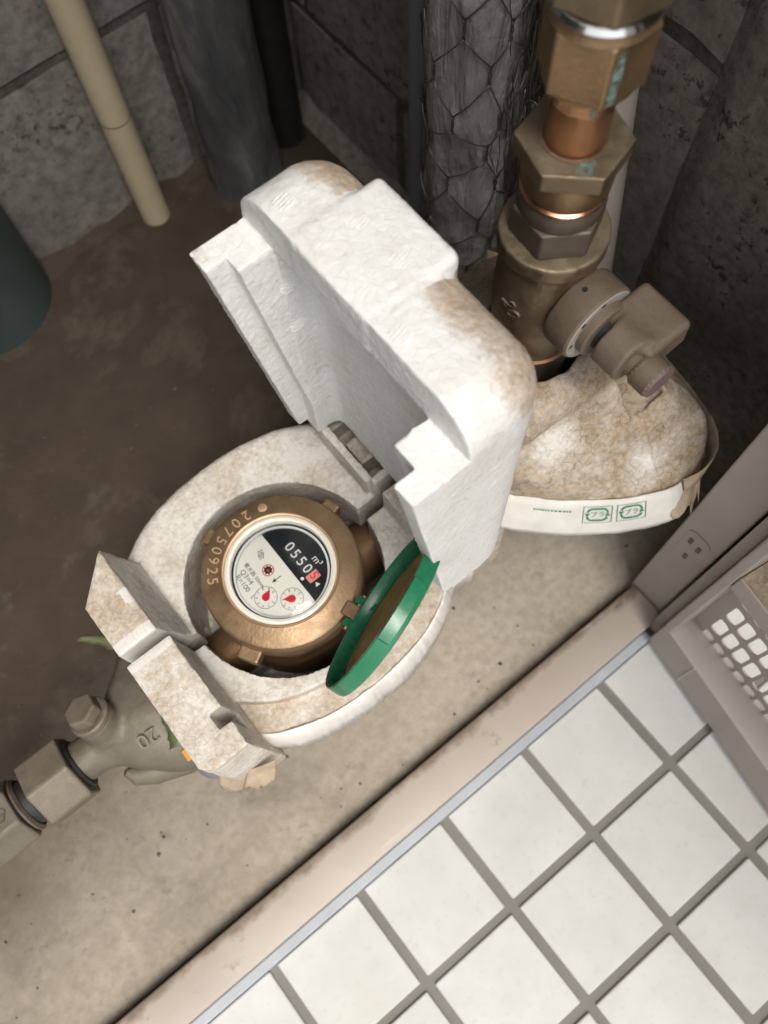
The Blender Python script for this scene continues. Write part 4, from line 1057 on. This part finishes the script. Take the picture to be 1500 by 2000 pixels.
def hood_dirt(x, y, z):
    n = vnoise(x, y, z, 45, 61)
    d = 0.80 + 0.25 * n
    for cx, cy, cz, r in ((0.006, 0.172, 0.238, 0.016), (0.046, 0.140, 0.212, 0.0145), (0.043, 0.150, 0.224, 0.006)):
        q = np.sqrt((x - cx) ** 2 + (y - cy) ** 2 + ((z - cz) * 0.8) ** 2) + 0.006 * vnoise(x, y, z, 150, 62)
        d = d * (0.45 + 0.55 * ss(r - 0.008, r + 0.004, q))
    return d
sdf_part('hood', hood_sdf, (-0.036, 0.122, 0.094), (0.110, 0.326, 0.284), 0.0012, 'foam_hood', case, hood_dirt)

# lid
LY0, LY1 = 0.1600, 0.2985
def lid_sdf(X, Y, Z):
    o = sbox(X, Y, Z, (-0.140, LY0, 0.160), (-0.0340, LY1, 0.3960), 0.0215)
    o = np.maximum(o, -0.0770 - X); o = np.maximum(o, 0.2030 - Z)
    tab = sbox(X, Y, Z, (-0.0770, 0.2165, 0.350), (-0.0335, 0.2640, 0.3962), 0.0035)
    o = smin(o, tab, 0.002)
    # skirt wings standing forward of the rim, outer and inner layer (rebate)
    k = (0.3740 - Z) / 0.165
    def wing(y0, y1, xf_, ztop):
        xx = xf_ + 0.020 * np.clip(k, 0, 1.2)
        q = np.maximum(np.maximum(xx - X, X + 0.070), np.maximum(np.maximum(y0 - Y, Y - y1), np.maximum(Z - ztop, 0.2080 - Z)))
        return q
    w = np.minimum(np.minimum(wing(0.2860, 0.2970, -0.1035, 0.3740), wing(0.2780, 0.2875, -0.0935, 0.3740)),
                   np.minimum(wing(0.1600, 0.1705, -0.1035, 0.3740), wing(0.1690, 0.1830, -0.0935, 0.3740)))
    cor = np.maximum(np.hypot(np.maximum(-(Z - 0.226), 0) , 0) - 10, -1)     # keeps the signature simple
    bl_ = np.minimum(Y - 0.160, 0.297 - Y)
    w = np.maximum(w, 0.0 * bl_ - 1)
    o = np.minimum(o, w)
    cav = sbox(X, Y, Z, (-0.20, 0.1835, 0.10), (-0.0620, 0.2775, 0.3745), 0.0060); o = smax(o, -cav, 0.0005)
    return o + 0.0003 * vnoise(X, Y, Z, 110, 71) + 0.0004 * vnoise(X, Y, Z, 520, 72)
def lid_dirt(x, y, z):
    n = vnoise(x, y, z, 90, 81)
    top = ss(-0.0640, -0.0470, x + 0.006 * n)
    tabm = (y > 0.214) & (y < 0.266) & (z > 0.388)
    top = np.where(tabm, 0.08, top * 0.80)
    front = 1.0 * ss(-0.0485, -0.0400, x + 0.004 * n)
    side = y < 0.1745
    d = np.where(side & (z < 0.375), front, top)
    d = np.maximum(d, 0.38 * ((x < -0.098) & (y > 0.29)))
    return np.maximum(d, 0.10 + 0.10 * n)
lid = sdf_part('lid', lid_sdf, (-0.110, 0.152, 0.198), (-0.028, 0.306, 0.402), 0.0008, 'foam_lid', case, lid_dirt, 36)
# ejector marks: small round patches of raised ridges
def mark(m, r, rot, depth=0.00045):
    geo = []
    if abs(m[2][2]) < 0.5: depth = 0.00012
    m = m @ Matrix.Rotation(R_(rot), 4, 'Z')
    for k in range(-2, 3):
        t = k * r * 0.36; hw = math.sqrt(max(r * r - t * t, 0)) * 0.92
        geo.append(xf(prism_geo([(-hw, t - r * 0.06), (hw, t - r * 0.06), (hw, t + r * 0.06), (-hw, t + r * 0.06)], -0.0008, depth), m))
    return geo
gm = []
for x, y in ((-0.0690, 0.2769), (-0.0530, 0.2520), (-0.0710, 0.2495), (-0.0520, 0.2290), (-0.0700, 0.2283), (-0.0710, 0.2058)): gm += mark(frame((x, y, 0.3964), (0, 0, 1)), 0.0043, 14)
for x, z in (): gm += mark(frame((x, LY0 - 0.0001, z), (0, -1, 0), (1, 0, 0)), 0.0060, 24)
for y, z in (): gm += mark(frame((-0.0621, y, z), (-1, 0, 0), (0, -1, 0)), 0.0052, 0)
for x, z in ((-0.074, 0.345), (-0.074, 0.315)): gm += mark(frame((x, 0.2774, z), (0, -1, 0), (1, 0, 0)), 0.0045, 0)
v, f = join_geo(gm); em_ = mk('mould_marks', v, f, None, lid, None, False); em_.data.materials.append(MT['foam_lid']); em_['kind'] = 'stuff'

# white wrapping film round the case, flared at the foot
def ell_pt(cx, cy, a, b, p, deg):
    c, s = math.cos(R_(deg)), math.sin(R_(deg)); q = (abs(c / a) ** p + abs(s / b) ** p) ** (-1 / p); return (cx + q * c, cy + q * s)
def wrap_geo(path, prof, seed, top_j=0.001, bot_j=0.002, amp=1.0):
    """path: plan polyline; prof(t) -> list of (offset, z)"""
    P = np.array(path); n = len(P); T = np.gradient(P, axis=0); T /= np.linalg.norm(T, axis=1)[:, None]
    N = np.stack([T[:, 1], -T[:, 0]], 1)
    r2 = random.Random(seed); V = []; F = []
    ju = np.convolve([r2.uniform(-1, 1) for _ in range(n + 6)], np.ones(7) / 7, 'valid'); jb = np.convolve([r2.uniform(-1, 1) for _ in range(n + 4)], np.ones(5) / 5, 'valid')
    m = None
    for i in range(n):
        pr = prof(i / (n - 1)); m = len(pr)
        for k, (o, z) in enumerate(pr):
            zz = z + (ju[i] * top_j * 3 if k == 0 else 0) + (jb[i] * bot_j if k == m - 1 else 0); oo = o + (ju[i] * 0.0016 + r2.uniform(-1, 1) * 0.0005) * (k > 0) * amp
            V.append((P[i, 0] + N[i, 0] * oo, P[i, 1] + N[i, 1] * oo, zz))
    for i in range(n - 1):
        for k in range(m - 1): F.append((i * m + k, (i + 1) * m + k, (i + 1) * m + k + 1, i * m + k + 1))
    return V, F
def solid(o, t):
    md = o.modifiers.new('thick', 'SOLIDIFY'); md.thickness = t; md.offset = 0
fr_pts = [(-0.2335, 0.1900), (-0.2290, 0.1720)] + [ell_pt(-0.138, CYC + 0.010, 0.1000, 0.0890, 2.25, d) for d in (218, 232, 246, 258, 270, 282, 294, 306, 318)] + [(-0.0500, 0.1735)]
v, f = wrap_geo(cat(fr_pts), lambda t: [(0.0002, 0.1700), (0.0016, 0.1675), (0.0036, 0.1600), (0.0042, 0.1500), (0.0034, 0.1180)], 3)
wr = mk('wrap_film', v, f, 'sheet', case, None); solid(wr, 0.0009)
hd_pts = [(-0.0180, 0.1840), (-0.010, 0.175), (0.007, 0.158), (0.030, 0.1405), (0.052, 0.1290), (0.062, 0.1268)]
HPATH = cat(hd_pts)
HPROF = lambda t: [(0.0000, 0.1960), (0.0030, 0.1915), (0.0078, 0.1840), (0.0115, 0.1760), (0.0120, 0.1720)]
v, f = wrap_geo(HPATH, HPROF, 4, 0.0005, 0.002, 0.15); wr2 = mk('wrap_film', v, f, 'sheet', case, None); solid(wr2, 0.0009)
rt_pts = [(0.062, 0.1268), (0.070, 0.1262), (0.084, 0.1320), (0.093, 0.152), (0.099, 0.185), (0.100, 0.225), (0.092, 0.270), (0.070, 0.302)]
v, f = wrap_geo(cat(rt_pts), lambda t: [(0.0030 * min(1, 6 * t) + 0.001 * math.sin(6 * t), 0.2000 + 0.012 * min(1, 5 * t)), (0.0042, 0.1930), (0.0050, 0.1800), (0.0050, 0.1400)], 6, 0.0012); wr3 = mk('soiled_film', v, f, 'sheet_d', case, None); solid(wr3, 0.0008)
# torn flaps at the ends of the film
def flap(name, top, bot, mat, seed, fold=0.0022):
    """ragged strip of film between two plan curves, crumpled and torn along the lower edge"""
    r3 = random.Random(seed); A_ = cat(top, 5); B_ = cat(bot, 5); n = len(A_); m = 7; V = []; F = []
    for i in range(n):
        for k in range(m):
            t = k / (m - 1); p = A_[i] * (1 - t) + B_[i] * t
            e = fold * t * (math.sin(i * 1.1 + seed) + 0.6 * math.sin(i * 2.3 + k * 0.9))
            if k == m - 1: p = p + (B_[i] - A_[i]) * r3.uniform(-0.22, 0.10)
            V.append((p[0] + e * 0.4, p[1] + e * 0.4, p[2] + e))
    for i in range(n - 1):
        for k in range(m - 1): F.append((i * m + k, (i + 1) * m + k, (i + 1) * m + k + 1, i * m + k + 1))
    o = mk(name, V, F, mat, case, None); solid(o, 0.0007); return o
flap('torn_flap', [(-0.2310, 0.1760, 0.168), (-0.2250, 0.1660, 0.170), (-0.2170, 0.1600, 0.170)], [(-0.2400, 0.1620, 0.152), (-0.2310, 0.1545, 0.148), (-0.2240, 0.1560, 0.152)], 'sheet_d', 1)
flap('torn_flap', [(-0.2200, 0.1590, 0.167), (-0.2130, 0.1560, 0.168), (-0.2060, 0.1540, 0.168)], [(-0.2300, 0.1550, 0.152), (-0.2200, 0.1480, 0.149), (-0.2110, 0.1500, 0.154)], 'sheet_d', 2)
flap('torn_flap', [(0.0640, 0.1330, 0.198), (0.0740, 0.1310, 0.200), (0.0840, 0.1360, 0.204)], [(0.0490, 0.1160, 0.178), (0.0560, 0.1120, 0.182), (0.0660, 0.1140, 0.186)], 'sheet_d', 3)
# printed recycling marks on the film below the hood
HP = np.array(HPATH); HT = np.gradient(HP, axis=0); HS = np.concatenate([[0], np.cumsum(np.linalg.norm(np.diff(HP, axis=0), axis=1))])
def film_pt(s, w_, lift=0.0012):
    """s: distance along the film, w_: distance down the flared strip"""
    x = np.interp(s, HS, HP[:, 0]); y = np.interp(s, HS, HP[:, 1]); tx = np.interp(s, HS, HT[:, 0]); ty = np.interp(s, HS, HT[:, 1]); L = math.hypot(tx, ty)
    nx, ny = ty / L, -tx / L
    pr = HPROF(0); cum = [0]
    for a, b in zip(pr[:-1], pr[1:]): cum.append(cum[-1] + math.hypot(b[0] - a[0], b[1] - a[1]))
    o = np.interp(w_, cum, [q[0] for q in pr]) + lift * 0.8; z = np.interp(w_, cum, [q[1] for q in pr]) + lift * 0.6
    return Vector((x + nx * o, y + ny * o, z))
def film_print(name, geo, s0, w0, mat):
    V = [film_pt(s0 + v[0], w0 - v[1]) for v in geo[0]]; return mk(name, V, geo[1], mat, case, None, False)
def subdiv_ring(pts, wdt): 
    out = []
    for a, b in zip(pts, pts[1:] + pts[:1]):
        for k in range(6): out.append((a[0] + (b[0] - a[0]) * k / 6, a[1] + (b[1] - a[1]) * k / 6))
    return ring2d(out, wdt)
def arc_strip(pts, wd):
    V = []; F = []
    for i, p in enumerate(pts):
        a = pts[max(0, i - 1)]; b = pts[min(len(pts) - 1, i + 1)]; dx, dy = b[0] - a[0], b[1] - a[1]; L = math.hypot(dx, dy) or 1
        V += [(p[0] - dy / L * wd / 2, p[1] + dx / L * wd / 2, 0), (p[0] + dy / L * wd / 2, p[1] - dx / L * wd / 2, 0)]
    for i in range(len(pts) - 1): F.append((2 * i, 2 * i + 1, 2 * i + 3, 2 * i + 2))
    return V, F
def recycle_mark():
    g = [subdiv_ring([(-.0080, -.0058), (.0080, -.0058), (.0080, .0058), (-.0080, .0058)], 0.05)]
    r = rr_pts(0.0112, 0.0080, 0.0030, 6)
    g.append(arc_strip(r[0:13], 0.0011)); g.append(arc_strip(r[14:27], 0.0011))
    for q, (tx, ty) in ((r[13], (0.0, -1)), (r[27], (0.0, 1))):
        g.append(([(q[0] - 0.0015, q[1], 0), (q[0] + 0.0015, q[1], 0), (q[0], q[1] + ty * 0.0022, 0)], [(0, 1, 2)]))
    tv, tf_ = text_geo('\u30d7\u30e9', 0.0042, 0.0); g.append(([(p.x, p.y, 0) for p in tv], tf_))
    return join_geo(g)
rmk = recycle_mark()
film_print('recycling_mark', rmk, 0.0520, 0.0095, 'ink_green'); film_print('recycling_mark', rmk, 0.0705, 0.0095, 'ink_green')
lines = []
for k, (a, b) in enumerate(((-.0080, .0024),)):
    x = a
    while x < 0.012:
        wdt_ = random.uniform(0.0006, 0.0016); lines.append(([(x, b - .0005, 0), (x + wdt_, b - .0005, 0), (x + wdt_, b + .0005, 0), (x, b + .0005, 0)], [(0, 1, 2, 3)])); x += wdt_ + random.uniform(0.0004, 0.0009)
film_print('faded_print', join_geo(lines), 0.0250, 0.0095, 'ink_green')

# ================================================================== STOP VALVE AT THE LEFT
VY, VZ = 0.2255, 0.1480
sv_ = thing('stop_valve', 'dusty olive bronze stop valve with hexagon union nuts at the left', 'valve', (-0.27, VY, VZ))
vx = frame((0, VY, VZ), (1, 0, 0), (0, 1, 0))     # local z along x
def vxa(x, rot=0): return frame((x, VY, VZ), (1, 0, 0), (0, 1, 0)) @ Matrix.Rotation(R_(rot), 4, 'Z')
def valve_sdf(X, Y, Z):
    y, z = Y - VY, Z - VZ
    neck = np.maximum(np.hypot(y, z) - 0.0125, np.maximum(-0.2960 - X, X + 0.225))
    q = np.sqrt(((X + 0.2510) / 0.0270) ** 2 + ((y + 0.004) / 0.0280) ** 2 + ((z + 0.004) / 0.0220) ** 2); belly = (q - 1) * 0.022
    d = smin(neck, belly, 0.010)
    # boss carrying the square plug
    bx, by, bz = X + 0.2700, Y - (VY + 0.004), Z - (VZ + 0.010)
    dx, dy, dz = -0.10, 0.45, 0.885
    t = bx * dx + by * dy + bz * dz; rr = np.sqrt(np.maximum(bx ** 2 + by ** 2 + bz ** 2 - t * t, 0))
    boss = np.maximum(rr - 0.0118, np.maximum(-t, t - 0.0130)); d = smin(d, boss, 0.004)
    # arm going back under the case
    ax_, ay_, az_ = X + 0.2480, Y - 0.2400, Z - 0.1500
    ex, ey, ez = 0.012, 0.014, -0.006; L2 = ex * ex + ey * ey + ez * ez; tt = np.clip((ax_ * ex + ay_ * ey + az_ * ez) / L2, 0, 1)
    arm = np.sqrt((ax_ - ex * tt) ** 2 + (ay_ - ey * tt) ** 2 + (az_ - ez * tt) ** 2) - 0.0130; d = smin(d, arm, 0.008)
    seat = np.sqrt(((X + 0.2420)) ** 2 + ((y + 0.022)) ** 2 + ((z + 0.010)) ** 2) - 0.0200; d = smin(d, seat, 0.008)
    return d + 0.0003 * vnoise(X, Y, Z, 380, 91)
sdf_part('body', valve_sdf, (-0.302, 0.180, 0.110), (-0.205, 0.295, 0.185), 0.0010, 'olive', sv_)
bd = Vector((-0.10, 0.45, 0.885)).normalized(); bo = Vector((-0.2700, VY + 0.004, VZ + 0.010))
pg = lathe('plug_boss', [(0.0, 0.0120), (0.0112, 0.0120), (0.0118, 0.0130), (0.0118, 0.0160), (0.0108, 0.0170), (0.0, 0.0171)], 'tan', sv_, frame(bo, bd), 40)
frombm('plug_cap', ngon_bm(6, 0.0170, 0.0080, 0.0012), 'tan', sv_, 12, frame(bo + bd * 0.0170, bd))
lathe('seal_ring', [(0.0125, 0), (0.0150, 0.0004), (0.0158, 0.0015), (0.0150, 0.0028), (0.0125, 0.003)], 'black', sv_, vxa(-0.2965), 48)
lathe('flange', [(0.0125, 0), (0.0182, 0.0003), (0.0186, 0.0010), (0.0186, 0.0016), (0.0125, 0.002)], 'brown_metal', sv_, vxa(-0.2990), 48)
frombm('union_nut', ngon_bm(6, 0.0380, 0.0265, 0.0016), 'tan', sv_, 12, vxa(-0.3225, 8))
lathe('neck_gap_shade', [(0.0135, 0), (0.0140, 0.0002), (0.0140, 0.0085), (0.0135, 0.0088)], 'black', sv_, vxa(-0.3325), 48)  # neck coloured black as the shade in the gap between the nuts
lathe('gland', [(0.0125, 0), (0.0165, 0.0003), (0.0168, 0.0015), (0.0150, 0.0030)], 'brown_metal', sv_, vxa(-0.3310), 48)
tn = frombm('tail_nut', ngon_bm(6, 0.0345, 0.0450, 0.0016), 'olive', sv_, 12, vxa(-0.3770, 30))
lathe('tail_pipe', [(0.0125, 0), (0.0130, 0.0005), (0.0130, 0.19)], 'olive', sv_, vxa(-0.5600), 40)
# lozenge emblem cast on the upper face of the tail nut
fa_ = [30 + 60 * k for k in range(6)]
def face_frame(x, deg, r): 
    # direction in the local x-y plane of vxa: local x = +y world, local y = z cross x
    m = vxa(0); dloc = Vector((math.cos(R_(deg)), math.sin(R_(deg)), 0)); dw = (m.to_3x3() @ dloc)
    return frame(Vector((x, VY, VZ)) + dw * r, dw, (1, 0, 0))
best = max(fa_, key=lambda d: (vxa(0).to_3x3() @ Vector((math.cos(R_(d)), math.sin(R_(d)), 0))).dot(Vector((0.0, -0.35, 0.94))))
m = face_frame(-0.3420, best, 0.0345 / 2) @ Matrix.Scale(0.82, 4)
hexa = [(-0.0085, 0), (-0.0045, -0.0055), (0.0045, -0.0055), (0.0085, 0), (0.0045, 0.0055), (-0.0045, 0.0055)]
g1 = ring2d(hexa, 0.13); g1 = ([(x, y, 0.0004) for x, y, _ in g1[0]], g1[1])
g2 = text_geo('KITZ', 0.0050, 0.0004)
v, f = xf(join_geo([g1, g2]), m); em2 = mk('emblem', v, f, 'brown_metal', tn, None, False); solid(em2, 0.0008)
v, f = xf(text_geo('20', 0.0120, 0.0008), frame((-0.2540, 0.2080, 0.1665), (0.05, -0.45, 0.9), (-1, 0.1, 0))); mk('size_mark', v, f, 'olive', sv_, 60)
pw_ = frame((-0.2600, 0.2010, 0.1120), (0.0, -0.3, 0.95), (1, 0.12, 0))
tube('lever', [(-0.283, 0.212, 0.120), (-0.280, 0.208, 0.116), (-0.270, 0.203, 0.113), (-0.250, 0.196, 0.113), (-0.232, 0.192, 0.117)], [0.002, 0.0062, 0.0080, 0.0088, 0.0080], 'olive', sv_, 24)
tube('drain_stub', [(-0.232, 0.198, 0.132), (-0.236, 0.190, 0.098)], [0.017, 0.016], 'pvc_blue', sv_, 40)

# ================================================================== LEAF AND TAG CAUGHT UNDER THE CASE
lf = thing('leaf', 'narrow green leaf caught under the left end of the foam case', 'leaf', (-0.245, 0.24, 0.16))
ledge_pts = [(-0.2560, 0.2800, 0.162), (-0.2470, 0.2700, 0.161), (-0.2412, 0.2570, 0.160), (-0.2405, 0.2420, 0.159), (-0.2415, 0.2260, 0.158), (-0.2450, 0.2090, 0.157), (-0.2490, 0.2005, 0.156)]
in_pts = [(-0.2500, 0.2790, 0.163), (-0.2400, 0.2690, 0.164), (-0.2330, 0.2570, 0.163), (-0.2330, 0.2420, 0.161), (-0.2330, 0.2260, 0.160), (-0.2350, 0.2090, 0.158), (-0.2410, 0.1965, 0.156)]
A = cat([(x + 0.0033, y - 0.0075, z + 0.020) for x, y, z in ledge_pts], 6); B = cat([(x + 0.0033, y - 0.0075, z + 0.020) for x, y, z in in_pts], 6)
V = []; F = []
for i, (a, b) in enumerate(zip(A, B)):
    jag = (0.0010 if i % 4 == 0 else 0)
    for t in (0, .5, 1):
        p = a * (1 - t) + b * t; V.append((p[0] - jag * (t == 0), p[1], p[2] + (0.0015 if t == .5 else 0)))
for i in range(len(A) - 1):
    for s in range(2): F.append((i * 3 + s, i * 3 + s + 1, i * 3 + 4 + s, i * 3 + 3 + s))
o = mk('blade', V, F, 'leaf', lf, None); md = o.modifiers.new('t', 'SOLIDIFY'); md.thickness = 0.0004
mp_ = [((a + b) / 2) + np.array([0, 0, 0.0018]) for a, b in zip(A, B)]
tube('midrib', [Vector(p) for p in mp_], 0.0004, 'leaf', lf, 6)
tg = thing('orange_tag', 'tiny orange tag peeping out beside the leaf', 'tag', (-0.245, 0.190, 0.15))
frombm('tag_strip', box_bm((-0.2450, 0.1855, 0.156), (-0.2390, 0.1925, 0.1572), 0.0003, 1), 'orange', tg)

# ================================================================== GRIT ON THE FLOOR
r4 = random.Random(77); geo = []
for q in range(170):
    x, y = r4.uniform(-0.5, 0.14), 0.118 + abs(r4.gauss(0, 0.22))
    if y > 0.64: continue
    s_ = r4.choice((0.0007, 0.0009, 0.0012, 0.0018)) * r4.uniform(0.7, 1.3)
    pts = [Vector((r4.uniform(-1, 1), r4.uniform(-1, 1), r4.uniform(-0.6, 0.8))).normalized() * s_ for _ in range(6)]
    pts = [Vector((s_, 0, 0)), Vector((0, s_ * 0.8, 0)), Vector((-s_ * 0.9, 0.1 * s_, 0)), Vector((0, -s_, 0)), Vector((0.1 * s_, 0, s_ * 0.7)), Vector((0, 0, -s_ * 0.5))]
    rot = Matrix.Rotation(r4.uniform(0, 6.28), 3, 'Z')
    pts = [rot @ (p * r4.uniform(0.8, 1.2)) + Vector((x, y, s_ * 0.3)) for p in pts]
    geo.append((pts, [(0, 1, 4), (1, 2, 4), (2, 3, 4), (3, 0, 4), (1, 0, 5), (2, 1, 5), (3, 2, 5), (0, 3, 5)]))
v, f = join_geo(geo); gt = mk('grit', v, f, 'mortar', None, None, False); gt['kind'] = 'stuff'; gt['label'] = 'loose grit scattered on the concrete floor'; gt['category'] = 'grit'
